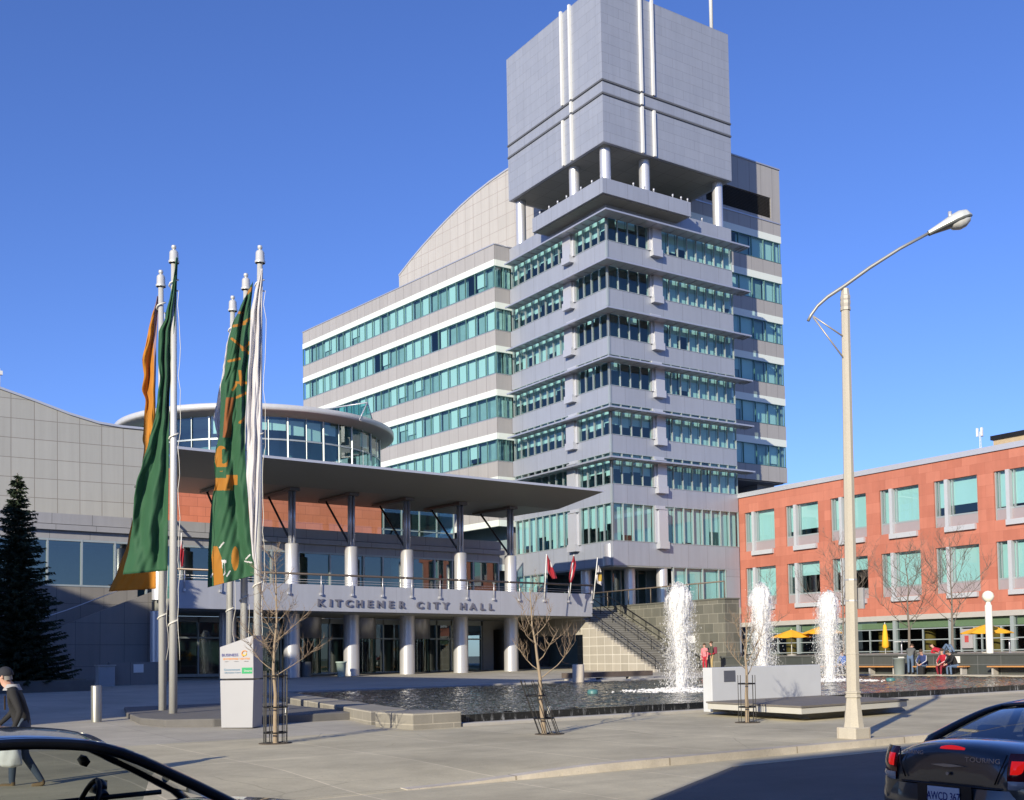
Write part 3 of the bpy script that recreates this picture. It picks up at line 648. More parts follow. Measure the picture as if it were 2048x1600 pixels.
for i in range(15):
    x = -27.9+i*1.985
    m_.tube([(x, -.12, 6.4), (x, -.10, 5.32)], .028, 6); m_.box(x-.06, x+.06, -.16, -.003, 5.22, 5.36)
for z in (6.12, 5.98): m_.tube([(-28.4, .1, z), (0, .1, z)], .012, 4)
hb(m_, 'rail_post', K['steel'], rl)
# the lettering
K['letter'] = plain('dark_letter_metal', (.17, .17, .21), .5, .3)
def text_mesh(s, size, ext=.0, off=0):
    c = bpy.data.curves.new('txt', 'FONT'); c.body = s; c.size = size; c.extrude = ext; c.offset = off; c.align_x = 'CENTER'; c.resolution_u = 3
    o = bpy.data.objects.new('txt', c); COL.objects.link(o); dg = bpy.context.evaluated_depsgraph_get()
    me = bpy.data.meshes.new_from_object(o.evaluated_get(dg)); bpy.data.objects.remove(o); bpy.data.curves.remove(c); return me
def text(name, s, size, origin, xdir, ydir, mat, parent=None, ext=.004, off=0, sx=1):
    me = text_mesh(s, size, ext, off); me.name = name; X = Vector(xdir).normalized(); Y = Vector(ydir).normalized(); Z = X.cross(Y)
    T = Matrix((X*sx, Y, Z)).transposed().to_4x4(); T.translation = Vector(origin); me.transform(T)
    me.materials.clear(); me.materials.append(mat)
    o = bpy.data.objects.new(name, me); COL.objects.link(o)
    if parent: o.parent = parent
    return o
LX = [-19.96, -19.35, -18.85, -18.18, -17.5, -16.81, -16.11, -15.4, -14.68, -13.42, -12.84, -12.27, -11.6, -10.33, -9.61, -8.9, -8.25]
for x, ch in zip(LX, 'KITCHENERCITYHALL'):
    text('letter', ch, .575, (x, -.05, 4.60), (1, 0, 0), (0, 0, 1), K['letter'], hall, .045, .018, 1.18)
# columns
colx = [-28.3, -24.35, -20.4, -16.47, -12.55, -8.55, -4.55]
c1 = hb(bx().lathe([(.49, .2), (.49, 4.27)], (0, 0, 0), 32), 'round_column', K['steel'])
m_ = bx().lathe([(.0, 8.52), (.36, 8.52), (.41, 8.47), (.41, 4.9)], (0, 0, 0), 28); s1 = hb(m_, 'column_sleeve', K['steel'])
m_ = MB()
for a in range(4):
    th = math.pi/4+a*math.pi/2; m_.tube([(.15*math.cos(th), .15*math.sin(th), 8.5), (.15*math.cos(th), .15*math.sin(th), 11.8)], .085, 10)
m_.lathe([(.16, 8.5), (.12, 8.95), (0, 8.95)], (0, 0, 0), 12)
u1 = hb(m_, 'upper_column', K['alu'])
m_ = MB(); m_.box(-.32, .32, -.45, .4, 11.68, 11.87); m_.prism([(.3, 11.70), (4.6, 11.86), (4.6, 11.98), (.3, 11.87)], -.22, .22, axis='x')
a1 = hb(m_, 'canopy_arm', plain('grey_steel_arm', (.12, .12, .12), .5, .4))
g1 = hb(bx().tube([(0, .25, 8.7), (0, 3.8, 11.82)], .07, 8), 'strut', plain('dark_strut', (.06, .06, .065), .5, .4))
for i, x in enumerate(colx):
    for o in (c1, s1, u1, a1, g1):
        q = o if i == 0 else o.copy()
        if i: COL.objects.link(q); q.parent = hall
        q.location = (x, 3.2, 0)
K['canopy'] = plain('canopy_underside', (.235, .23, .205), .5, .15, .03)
cs = [(-2.6, 12.43, -29.05), (2.5, 11.88, -27.7), (7.9, 12.03, -26.1), (9.6, 12.08, -25.7), (9.6, 12.9, -25.7), (2.5, 12.8, -27.7), (-2.6, 12.53, -29.05)]
m_ = MB(); n_ = len(cs); m_.v = [(x, y, z) for y, z, x in cs]+[(-1.0, y, z) for y, z, x in cs]
m_.f = [tuple(range(n_-1, -1, -1)), tuple(range(n_, 2*n_))]+[(i, (i+1) % n_, n_+(i+1) % n_, n_+i) for i in range(n_)]; m_.m = [0]*(n_+2); m_.sm = [False]*(n_+2)
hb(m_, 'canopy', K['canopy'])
m_ = MB(); m_.box(-29.1, -.97, -2.66, -2.605, 12.42, 12.56); hb(m_, 'canopy_edge', K['alu_lt'])
# upper storey behind the balcony
m_ = MB()
FH.box(m_, -50, -2.9, 6.9, 7.4, 9.33, 9.93); FH.box(m_, -50, -2.7, 6.72, 7.4, 8.97, 9.28); FH.box(m_, -50, -3.0, 7.0, 7.4, 8.5, 8.969); FH.box(m_, -50, -3, 7.05, 7.4, 9.281, 9.329)
hb(m_, 'parapet', K['dgrey'])
m_ = MB(); FH.box(m_, -50, -28.5, 7.0, 7.4, .2, 5.78); hb(m_, 'lower_wall', K['plaster']); m_ = MB(); FH.box(m_, -3.0, -2.7, 7.41, 14, 4.9, 8.96); hb(m_, 'side_wall', K['plaster'])
for xs, z0 in (([-50, -46.5, -43, -39.5, -36.5, -33.5, -31.65, -29.8, -28.0], 5.785), ([-27.98, -25.9, -23.8, -21.7, -20.2, -18.37, -16.17, -13.76, -12.33, -10.05, -8.32, -6.91, -5.17, -3.05], 4.95)):
    g_ = MB(); FH.quad(g_, xs[0], xs[-1], 7.12, z0, 8.5); wn = hb(g_, 'window', K['glass_b'])
    m_ = MB(); [FH.box(m_, x-.05, x+.05, 6.98, 7.2, z0, 8.497) for x in xs]; FH.box(m_, xs[0], xs[-1], 6.97, 7.2, z0, z0+.1); FH.box(m_, xs[0], xs[-1], 6.99, 7.2, 8.38, 8.496); hb(m_, 'mullion', K['mull'], wn)
m_ = MB(); FH.box(m_, -50, -3, 7.3, 20, 8.8, 9.0); FH.box(m_, -50, -3, 13, 13.2, 4.9, 8.8); hb(m_, 'interior', K['room'])
m_ = MB()
for x in (-26, -22.3, -18.0, -14.2, -10.6, -6.4): m_.lathe([(.3, 4.9), (.3, 8.8)], (x, 8.6, 0), 14)
hb(m_, 'interior_column', K['conc'])
m_ = MB()
for x in (-24.5, -17.3, -13.0, -9.3): m_.box(x-.6, x+.9, 10.5, 10.7, 4.9, 6.6)
hb(m_, 'display_panel', plain('pale_display', (.62, .55, .42), .7))
# doors under the balcony
g_ = MB(); FH.quad(g_, -28.3, -3.6, 8.5, .5, 4.25); lb = hb(g_, 'lobby_glazing', K['glass_d'])
m_ = MB()
for x in (-28, -26.2, -24.4, -22.6, -20.8, -19.0, -18.3, -16.4, -15.6, -14.4, -12.4, -11.6, -10.3, -8.2, -7.4, -6.2, -4.9, -3.65): FH.box(m_, x-.05, x+.05, 8.4, 8.6, .5, 4.25)
FH.box(m_, -28.3, -3.6, 8.42, 8.58, 2.88, 2.98); FH.box(m_, -28.3, -3.6, 8.4, 8.6, 3.9, 4.25); FH.box(m_, -28.3, -3.6, 8.42, 8.58, .5, .68); hb(m_, 'mullion', K['mull'], lb)
m_ = MB(); FH.box(m_, -28.4, -2, 15, 15.2, 0, 4.2); FH.box(m_, -28.4, -28.2, 8.6, 15, .5, 4.2); FH.box(m_, -28.4, -2, 8.6, 15, .45, .55); hb(m_, 'lobby', K['dark'])
m_ = MB(); FH.box(m_, -3.6, -1.0, 8.3, 8.8, .4, 4.25); hb(m_, 'end_wall', plain('pale_lobby_wall', (.33, .33, .32), .7))
m_ = MB(); m_.lathe([(.95, .5), (.95, 3.6)], (-1.75, 8.25, 0), 24); hb(m_, 'dark_drum', K['black'])
for x in (-17.4, -13.45, -9.3):
    d_ = hb(bx().lathe([(.0, 2.9), (.8, 2.9), (.8, 4.255)], (x, 7.6, 0), 28), 'revolving_door', K['alu'])
    m_ = bx().lathe([(.76, .62), (.76, 2.895)], (x, 7.6, 0), 20); hb(m_, 'curved_glass', K['glass_d'], d_)
    m_ = MB()
    for a in range(6): th = a*math.pi/3+.3; m_.tube([(x+.77*math.cos(th), 7.6+.77*math.sin(th), .62), (x+.77*math.cos(th), 7.6+.77*math.sin(th), 2.9)], .03, 6)
    m_.box(x-.02, x+.02, 6.9, 8.3, .7, 2.7); hb(m_, 'door_bar', K['black'], d_)
# side stairs at the left end of the balcony
m_ = MB(); m_.prism([(-46, .2), (-41.5, .35), (-33, 3.55), (-28.5, 5.4), (-28.5, .2)], 4.0, 4.3, axis='y'); hb(m_, 'stair_wall', K['plaster'])
m_ = MB(); m_.tube([(-41.5, 4.15, 1.2), (-33, 4.15, 4.3), (-28.5, 4.15, 6.2)], .03, 6); hb(m_, 'stair_rail', K['steel'])
# upper volumes
hb(bx().box(-25.4, -9.35, 13.1, 19, 9.6, 14.2), 'red_wall', K['red2'])
g_ = MB(); g_.face([(-9.34, 13.05, 9.6), (-3.2, 13.05, 9.6), (-3.2, 13.05, 14.2), (-9.34, 13.05, 14.2)]); q_ = hb(g_, 'glass_link', K['glass_b'])
m_ = MB()
for x in (-9.2, -7.7, -6.2, -4.7, -3.2): FH.box(m_, x-.04, x+.04, 12.98, 13.12, 9.6, 14.2)
for z in (11.1, 12.7, 14.15): FH.box(m_, -9.3, -3.2, 12.98, 13.12, z-.04, z+.04)
hb(m_, 'mullion', K['mull'], q_); hb(bx().box(-9.3, -3.25, 15, 19, 9.6, 14.1), 'link_core', K['dark'])
g_ = MB(); g_.face([(-21, 9.5, 9.9), (-5.6, 9.5, 9.9), (-5.6, 9.5, 12.3), (-21, 9.5, 12.3)]); q_ = hb(g_, 'glass_screen', K['glass_c'])
m_ = MB(); m_.box(-21, -5.6, 9.46, 9.54, 12.3, 12.36); hb(m_, 'screen_rail', K['mull'], q_)
hb(bx().box(-50, -2.7, 7.41, 22, 9.0, 9.6), 'roof', K['conc'])
# ------------------------------------------------------------------ rotunda
t_ = thing('rotunda', 'round glass rotunda with a wide pale overhanging roof rim behind the canopy', 'rotunda', (33.3, 87.7, 0))
cx, cy = 33.3, 87.7
RZ = 20.75
g_ = MB().lathe([(10.15, 8), (10.15, RZ-.7)], (cx, cy, 0), 60, smooth=False); wn = g_.build('glass_drum', K['glass'], t_)
m_ = MB()
for i in range(44):
    a = 2*math.pi*i/44; x, y = cx+10.2*math.cos(a), cy+10.2*math.sin(a); m_.tube([(x, y, 8), (x, y, RZ-.7)], .035 if i % 2 else .075, 4, smooth=False)
m_.lathe([(10.22, RZ-2.5), (10.22, RZ-2.38)], (cx, cy, 0), 60); m_.lathe([(10.22, 15.0), (10.22, 15.12)], (cx, cy, 0), 60)
m_.build('mullion', K['mull'], wn)
m_ = MB().lathe([(10.1, RZ-.75), (11.25, RZ-.5), (11.3, RZ-.45)], (cx, cy, 0), 90); m_.build('eave', plain('eave_underside', (.33, .33, .32), .5), t_)
m_ = MB().lathe([(11.3, RZ-.45), (11.36, RZ-.42), (11.36, RZ-.04), (11.25, RZ), (9.5, RZ+.06), (6, RZ+.3), (0, RZ+.5)], (cx, cy, 0), 90); m_.build('roof_rim', plain('pale_rim', (.50, .51, .53), .4, .1), t_)
m_ = MB().lathe([(6.5, 8), (6.5, RZ-.8)], (cx, cy, 0), 24); m_.lathe([(0, 14), (9.8, 14)], (cx, cy, 0), 40); m_.lathe([(0, RZ-.85), (9.9, RZ-.85)], (cx, cy, 0), 40); m_.build('interior', K['room'], t_)
m_ = MB()
for i in range(44):
    if rb_.random() < .55:
        a, b = 2*math.pi*(i+.06)/44, 2*math.pi*(i+.94)/44; zb = RZ-.8-rb_.choice((.9, 1.2, 1.5))
        m_.face([(cx+9.9*math.cos(a), cy+9.9*math.sin(a), zb), (cx+9.9*math.cos(b), cy+9.9*math.sin(b), zb), (cx+9.9*math.cos(b), cy+9.9*math.sin(b), RZ-.9), (cx+9.9*math.cos(a), cy+9.9*math.sin(a), RZ-.9)])
m_.build('blind', K['blind'], wn)
t_ = thing('skylight', 'small pitched teal glass skylight breaking through the rotunda rim', 'skylight', (38.9, 77.9, 0))
m_ = MB(); a = Vector((37.6, 77.2, RZ-.4)); b = Vector((39.4, 78.3, RZ-.4)); tp = (a+b)/2+Vector((.1, 0, 1.6)); dv = Vector((-2.2, 4.2, 0))
m_.face([a, b, tp]); m_.face([a, tp, tp+dv, a+dv]); m_.face([tp, b, b+dv, tp+dv]); s_ = m_.build('glass_pane', K['glass'], t_)
m_ = MB(); [m_.tube(p, .05, 6) for p in ((a, tp), (tp, b), (a, b), (tp, tp+dv), (a, a+dv), (b, b+dv))]; m_.build('frame', K['alu_lt'], s_)
# ------------------------------------------------------------------ panelled hall on the left
t_ = thing('panelled_hall', 'large windowless hall of square grey panels with a curved sloping roofline', 'hall', (0, 72, 0))
prof = [(-40, 20.2), (-20, 20.9), (-6, 20.7), (2, 20.1), (6, 19.55), (8.5, 19.1), (11, 18.5), (13, 17.95), (15, 17.35), (16.8, 16.95), (18.2, 16.85), (20.3, 16.85)]
m_ = MB(); m_.prism(prof+[(20.3, 9.0), (-40, 9.0)], 72, 87, axis='y'); m_.build('wall', K['hallgrey'], t_)
m_ = MB()
for (a, za), (b, zb) in zip(prof, prof[1:]): m_.hexa([(a, 71.9, za), (b, 71.9, zb), (b, 87.1, zb), (a, 87.1, za), (a, 71.9, za+.14), (b, 71.9, zb+.14), (b, 87.1, zb+.14), (a, 87.1, za+.14)])
m_.build('roof_edge', K['alu_lt'], t_)
m_ = MB(); m_.tube([(11.2, 73, 18.4), (11.2, 73, 20.0)], .03, 5); m_.box(11.05, 11.35, 72.9, 73.1, 19.6, 19.85); m_.build('roof_aerial', K['whitep'], t_)
# ------------------------------------------------------------------ buildings beyond the frame that throw the long shadows
def street_building(name, label, o, u, d, L_, D_, H_, mat):
    t_ = thing(name, label, 'building', (o[0], o[1], 0)); F = Face((o[0], o[1], 0), u, d, t_)
    m_ = MB(); F.box(m_, 0, L_, 0, D_, -.3, H_); F.build(m_, 'wall', mat)
    m_ = MB(); F.box(m_, -.05, L_+.05, -.05, D_+.05, H_, H_+.25); F.build(m_, 'cornice', K['conc'])
    for lv in range(int(H_//4)):
        g_ = MB(); f_ = MB()
        for k in range(int(L_//4)):
            F.quad(g_, 1+k*4, 3.2+k*4, -.03, 1.2+lv*4, 3.2+lv*4); F.box(f_, .9+k*4, 3.3+k*4, -.15, -.001, 1.0+lv*4, 1.19+lv*4)
        wn = F.build(g_, 'window', K['glass_b']); F.build(f_, 'sill', K['conc'], wn)
street_building('street_building', 'plain brick street building behind the camera across the road', (-11.4, -1.6), (1, 0, 0), (0, -1, 0), 60, 14, 10.2, K['bricks'])
e = Vector((-.25, .968, 0)); street_building('corner_building', 'tall brick corner building left of the plaza out of the picture', (-10.05, 21.55), e, Vector((-.968, -.25, 0)), 34, 18, 18.6, K['bricks'])
# ------------------------------------------------------------------ flagpoles and banners
t_ = thing('plinth', 'low dark stone plinth under the flagpoles', 'plinth', (9.8, 30, .15))
K['plinth'] = plain('dark_plinth_stone', (.135, .13, .125), .8, 0, .2, 3, .2)
MB().prism([(7.75, 28.9), (8.0, 27.6), (9.0, 26.9), (13.0, 26.9), (13.6, 36.2), (9.2, 36.2), (8.2, 32)], .0, .38).build('stone_base', K['plinth'], t_, bevel=.03)
poles = [((9.09, 30.58), (9.03, 30.03, 13.49), 'front steel flagpole of the left pair, carrying the long dark green banner'),
         ((9.43, 32.76), (9.31, 32.25, 13.52), 'rear steel flagpole of the left pair, carrying the orange banner'),
         ((11.88, 34.03), (11.90, 33.41, 13.52), 'shortest looking flagpole of the right three, farthest back'),
         ((11.56, 31.83), (11.54, 31.24, 13.52), 'middle flagpole of the right three, behind the gold lettered banner'),
         ((11.06, 29.39), (11.05, 28.80, 13.48), 'rightmost flagpole, nearest the sign and carrying the white banner')]
K['pole'] = plain('pole_metal', (.62, .62, .60), .36, .3, .05)
K['rope'] = plain('white_rope', (.7, .68, .62), .9)
for i, ((x, y), tp, lb) in enumerate(poles):
    t_ = thing('flagpole', lb, 'flagpole', (x, y, .38), 0, 'steel flagpoles on the plinth')
    a = Vector((x, y, .3)); b = Vector(tp) - Vector((0, 0, .30)); m_ = MB(); m_.tube([a, a.lerp(b, .5), b], [.115, .098, .075], 16); m_.build('pole', K['pole'], t_)
    m_ = MB(); m_.lathe([(.14, -.35), (.15, -.30), (.125, -.27), (.118, -.05), (.085, -.0), (.03, .01), (.03, .03), (.062, .06), (.07, .1), (.06, .14), (0, .16)], tuple(b), 16); m_.build('finial', K['pole'], t_)
    m_ = MB(); d = (b-a); rr = random.Random(i)
    pts = [a+d*(.12+.0305*k)+Vector((rr.uniform(-.05, .05)+.11, -.12, 0)) for k in range(27)]; m_.tube(pts, .008, 4)
    for c in (.2+.02*i, .6, .93):
        p0 = a+d*c; m_.tube([p0+Vector((.13*math.cos(q*.9), .13*math.sin(q*.9), .045*q-.2)) for q in range(9)], .022, 5)
    m_.build('halyard', K['rope'], t_)
def cloth(name, col): 
    m, t, p = new_mat(name); p.inputs['Roughness'].default_value = .75; p.inputs['Sheen Weight'].default_value = .15
    t.links.new(mix_rgb(t, noise(t, 2.5, 5), tuple(x*.88 for x in col), tuple(x*1.1 for x in col)), p.inputs['Base Color'])
    tl = N(t, 'ShaderNodeBsdfTranslucent'); tl.inputs[0].default_value = (*col, 1); mx = N(t, 'ShaderNodeMixShader'); mx.inputs[0].default_value = .18
    t.links.new(p.outputs[0], mx.inputs[1]); t.links.new(tl.outputs[0], mx.inputs[2]); t.links.new(mx.outputs[0], t.nodes['Material Output'].inputs[0]); return m
K['cgreen'] = cloth('green_cloth', (.022, .105, .045)); K['corange'] = cloth('orange_cloth', (.55, .215, .012)); K['cgold'] = cloth('gold_print', (.40, .165, .012)); K['cwhite'] = cloth('white_cloth', (.66, .64, .65)); K['cpurple'] = cloth('dusky_cloth', (.3, .2, .25))
def spline(tab, y):
    for (xa, ya), (xb, yb) in zip(tab, tab[1:]):
        if y <= yb: 
            f = (y-ya)/(yb-ya); f = f*f*(3-2*f)*.5+f*.5; return xa+(xb-xa)*f
    return tab[-1][0]
def banner(label, left, right, D, seed, mats, mf=None, folds=3.2, amp=.10, group='banners on the flagpoles', nu=30, nv=120):
    # outlines are read off in half pixels from (200, 450); the cloth hangs in deep folds a fixed distance away
    y0 = min(left[0][1], right[0][1]); L = lambda v: left[0][1]+(left[-1][1]-left[0][1])*v; Rr = lambda v: right[0][1]+(right[-1][1]-right[0][1])*v
    rr = random.Random(seed); ph = [rr.uniform(0, 6.3) for _ in range(6)]
    def f(u, v):
        ya, yb = L(v), Rr(v); xa, xb = spline(left, ya), spline(right, yb)
        x, y = xa+(xb-xa)*u, ya+(yb-ya)*u
        g = 2*math.pi*folds*(u**1.25)*(1+.25*math.sin(2.3*v+ph[0]))
        wob = .8*math.sin(g+ph[1]+4.2*v+1.6*math.sin(4.3*v+ph[2]))+.42*math.sin(g*1.7+ph[3]-8*v+math.sin(6*v+ph[1]))*(.4+.6*math.sin(3.7*v+ph[4])**2)+.22*math.sin(19*v+ph[4]+9*u)+.13*math.sin(41*v-16*u+ph[0])+.09*math.sin(73*v+31*u+ph[2])+.06*math.sin(23*u-11*v)
        env = min(1, 6*(1-u)+.12)
        sag = 2.2*math.sin(9*v+ph[5]+3*u)*u*(1-u)
        return at(200+(x+sag)/2, 450+y/2, D+amp*wob*env)
    o = MB().grid(f, nu, nv, mf and (lambda u, v: mf(*(lambda ya, yb: (spline(left, ya)+(spline(right, yb)-spline(left, ya))*u, ya+(yb-ya)*u))(L(v), Rr(v))))).build('banner', mats)
    so_ = o.modifiers.new('thick', 'SOLIDIFY'); so_.thickness = .012
    return tag(o, label, 'banner', group)
banner('long plain dark green banner on the front flagpole of the left pair',
       [(305, 130), (292, 230), (262, 370), (236, 425), (233, 540), (240, 610), (232, 680), (222, 760), (195, 870), (168, 960), (145, 1030), (135, 1100), (130, 1200), (118, 1290), (92, 1398)],
       [(310, 130), (305, 260), (297, 430), (288, 500), (283, 600), (278, 700), (276, 830), (275, 1000), (272, 1200), (270, 1382)], 30.35, 3, [K['cgreen']], folds=1.7, amp=.13)
banner('long orange banner showing behind the green one on the left flagpoles',
       [(228, 283), (192, 430), (170, 540), (176, 600), (168, 660), (182, 700), (175, 800), (171, 860), (178, 885), (170, 960), (150, 1080), (112, 1270), (72, 1380), (36, 1466)],
       [(240, 290), (232, 360), (224, 500), (221, 660), (222, 800), (226, 1000), (225, 1200), (225, 1455)], 32.5, 5, [K['corange'], K['cpurple']], lambda x, y: 1 if (y < 640 and x > 216-(640-y)*.0) else 0, folds=1.2, amp=.11)
def gold(x, y):
    def stroke(ax, ay, bx_, by, w_=5):
        dx, dy = bx_-ax, by-ay; q = max(0, min(1, ((x-ax)*dx+(y-ay)*dy)/(dx*dx+dy*dy))); return math.hypot(x-ax-q*dx, y-ay-q*dy) < w_
    for s_ in ((590, 275, 615, 245), (572, 352, 540, 350), (535, 405, 580, 395), (598, 375, 575, 392), (528, 455, 605, 520), (600, 470, 572, 500), (516, 545, 560, 535), (545, 630, 590, 632), (560, 585, 566, 640), (530, 660, 545, 640), (548, 690, 586, 672), (560, 790, 582, 770)):
        if stroke(*s_): return 1
    if (x-486)**2/26**2+(y-935)**2/52**2 < 1: return 2 if (968 < y < 984 or (x-496)**2/15**2+(y-925)**2/30**2 < 1 and x > 489) else 1
    if 1000 < y < 1062 and x < 552-(0 if y < 1040 else 20): return 1 if y > 1012 or x > 505 else 2
    if 690 < y < 850 and abs(x-520+(y-690)*.08) < 15: return 3
    if 1285 < y < 1450 and abs(x-(462+(y-1285)*.1)) < 20-max(0, (1330-y)*.25): return 1
    if (x-541)**2/14**2+(y-1335)**2/48**2 < 1: return 1
    if 1340 < y < 1352 and 468 < x < 505: return 4
    if 1352 < y < 1400 and 472 < x < 500 and (int(x/6) % 2): return 4
    for s_ in ((445, 1408, 455, 1388), (455, 1388, 466, 1412), (470, 1410, 482, 1388), (488, 1410, 500, 1392), (508, 1405, 520, 1385), (585, 1335, 600, 1320), (580, 1345, 606, 1350), (480, 1290, 495, 1270)):
        if stroke(*s_, 2.6): return 4
    return 0
K['cbrown'] = cloth('brown_print', (.28, .09, .02))
banner('green banner printed with gold lettering and a gold figure, between the right flagpoles',
       [(560, 330), (528, 400), (512, 480), (500, 590), (485, 640), (482, 740), (480, 840), (462, 900), (457, 960), (461, 1040), (448, 1090), (440, 1200), (434, 1300), (431, 1450)],
       [(612, 225), (603, 350), (598, 500), (590, 600), (586, 690), (580, 780), (580, 880), (584, 1000), (592, 1100), (602, 1250), (622, 1400)], 31.6, 8, [K['cgreen'], K['cgold'], K['cgreen'], K['cbrown'], K['cwhite']], gold, folds=1.6, amp=.12, nu=110, nv=420)
banner('slim white banner peeking out behind the gold lettered green banner',
       [(530, 385), (505, 490), (490, 590), (470, 690), (456, 770), (466, 830), (474, 872)], [(545, 385), (535, 500), (525, 600), (515, 700), (505, 800), (500, 872)], 34.6, 9, [K['cwhite']], amp=.06)
banner('long white banner hanging on the rightmost flagpole',
       [(643, 175), (618, 280), (604, 350), (600, 480), (592, 600), (588, 720), (590, 840), (586, 1000), (595, 1100), (601, 1200), (610, 1320), (628, 1405)],
       [(652, 175), (648, 350), (645, 600), (641, 850), (634, 1100), (624, 1300), (630, 1405)], 29.7, 12, [K['cwhite']], folds=2., amp=.08)
# small flags on raking staffs along the balcony
def balcony_flag(label, top, bot, D, outline, mats, mf):
    t_ = thing('balcony_flag', label, 'flag', tuple(at(*bot, D)), 0, 'flags along the balcony rail')
    MB().tube([at(*bot, D), at(*top, D)], .035, 8).build('staff', K['whitep'], t_)
    lp, rp = outline
    def f(u, v):
        ya = lp[0][1]+(lp[-1][1]-lp[0][1])*v; yb = rp[0][1]+(rp[-1][1]-rp[0][1])*v; xa, xb = spline(lp, ya), spline(rp, yb)
        return at(xa+(xb-xa)*u, ya+(yb-ya)*u, D+.12*math.sin(9*u+6*v))
    o = MB().grid(f, 14, 24, mf).build('cloth', mats, t_); o.modifiers.new('thick', 'SOLIDIFY').thickness = .01
K['cred'] = cloth('red_cloth', (.42, .012, .03)); K['cyel'] = cloth('yellow_print', (.5, .34, .05)); K['cblack'] = cloth('black_cloth', (.02, .02, .02)); K['cblue'] = cloth('navy_cloth', (.03, .05, .22))
balcony_flag('red flag with a small dark corner, near the middle of the balcony right end', (1093, 1108), (1089, 1195), 70.3, ([(1094, 1110), (1095, 1140), (1108, 1165), (1113, 1158)], [(1096, 1112), (1103, 1128), (1112, 1150), (1114, 1157)]), [K['cred'], K['cblue'], K['cwhite']], lambda u, v: 2 if (v > .25 and v < .5 and u > .7) else 0)
balcony_flag('red and white flag hanging limp, second from the right end of the balcony', (1148, 1109), (1139, 1193), 72.0, ([(1146, 1112), (1141, 1135), (1138, 1155), (1139, 1165)], [(1149, 1112), (1152, 1130), (1149, 1150), (1144, 1165)]), [K['cred'], K['cwhite']], lambda u, v: 1 if (.2 < u < .5 and .25 < v < .9) else 0)
balcony_flag('white flag with a yellow patch at the right end of the balcony', (1195, 1115), (1187, 1198), 73.5, ([(1196, 1132), (1192, 1152), (1194, 1166), (1201, 1170)], [(1198, 1130), (1203, 1145), (1205, 1160), (1204, 1172)]), [K['cwhite'], K['cyel'], K['cblack']], lambda u, v: 1 if (.45 < v < .8 and u > .3) else (2 if .35 < v < .45 else 0))
balcony_flag('red flag with a white top hanging at the left end of the balcony', (363, 1066), (360, 1178), 62.2, ([(361, 1082), (360, 1110), (361, 1135)], [(366, 1082), (368, 1112), (367, 1132)]), [K['cred'], K['cwhite'], K['cblue']], lambda u, v: 1 if (v < .3 and u > .4) else 0)
# ------------------------------------------------------------------ pylon sign
K['signw'] = plain('pale_sign_enamel', (.34, .345, .37), .4, .1, .04)
SO = Vector((9.29, 26.0, .12)); fx = Vector((.70, -.714, 0)); fy = Vector((.714, .70, 0))
sign = thing('pylon_sign', 'pale grey pylon sign with a slanted top and coloured lettering beside the flagpoles', 'sign', tuple(SO), math.atan2(fx.y, fx.x))
def sgn(poly, y0, y1, nm, mat, bev=.008):
    m_ = MB(); m_.prism(poly, y0, y1, axis='y'); return m_.build(nm, mat, sign, local=True, bevel=bev)
sgn([(-.42, .06), (.40, .06), (.44, 1.215), (-.44, 1.215)], -.02, .52, 'lower_panel', K['signw'])
sgn([(-.42, 1.225), (.42, 1.225), (.42, 1.245), (-.42, 1.245)], .02, .48, 'seam', K['black'], 0)
sgn([(-.44, 1.255), (.44, 1.255), (.44, 2.30), (-.44, 2.03)], -.02, .52, 'upper_panel', K['signw'])
sgn([(-.38, .0), (.36, .0), (.36, .06), (-.38, .06)], .02, .48, 'foot', K['black'], 0)
c_ = lambda n, col: plain(n, col, .5, 0, .02)
BL, GR, OR_, TE_, GY = c_('sign_blue', (.03, .035, .2)), c_('sign_green', (.0, .30, .10)), c_('sign_orange', (.65, .26, .06)), c_('sign_teal', (.03, .19, .33)), c_('sign_grey', (.25, .25, .27))
def st(s, size, x, z, mat, sx=1, off=.0): text('lettering', s, size, (x, -.026, z), (1, 0, 0), (0, 0, 1), mat, sign, .002, off, sx)
st('BUSINESS', .092, -.17, 1.80, BL, 1.15, .002); st('ENTERPRISE CENTRE', .062, .0, 1.715, OR_, 1.22, .001); st('support', .03, -.26, 1.665, GY); st('resources', .03, 0, 1.665, GY); st('education', .03, .26, 1.665, GY)
st('Government', .075, -.12, 1.45, TE_, 1.1); st('Information Centre', .052, -.10, 1.385, TE_, 1.05)
m_ = MB(); m_.box(.14, .41, -.028, -.021, 1.375, 1.52); m_.build('green_badge', GR, sign, local=True); st_ = text('lettering', 'Ontario', .065, (.30, -.033, 1.42), (1, 0, 0), (0, 0, 1), K['whitep'], sign, .002)
for rr_, a0, a1, mt, nm in ((.07, .6, 4.4, OR_, 'emblem_ring'), (.045, 3.4, 6.6, c_('sign_gold', (.75, .5, .05)), 'emblem_arc')):
    m_ = MB(); m_.tube([((.215)+rr_*math.cos(a0+(a1-a0)*i/14), -.026, 1.86+rr_*math.sin(a0+(a1-a0)*i/14)) for i in range(15)], .014, 6); m_.build(nm, mt, sign, local=True)
# ------------------------------------------------------------------ bollard
t_ = thing('bollard', 'tall stainless steel bollard left of the flagpoles', 'bollard', (7.1, 30.8, .15))
MB().lathe([(.135, -.1), (.135, 1.04), (.125, 1.06), (0, 1.06)], (7.1, 30.8, .15), 24).build('post', plain('bollard_steel', (.34, .34, .31), .4, .7, .1), t_)
MB().lathe([(.2, -.1), (.2, .012), (0, .012)], (7.1, 30.8, .15), 24).build('base_ring', K['conc'], t_)
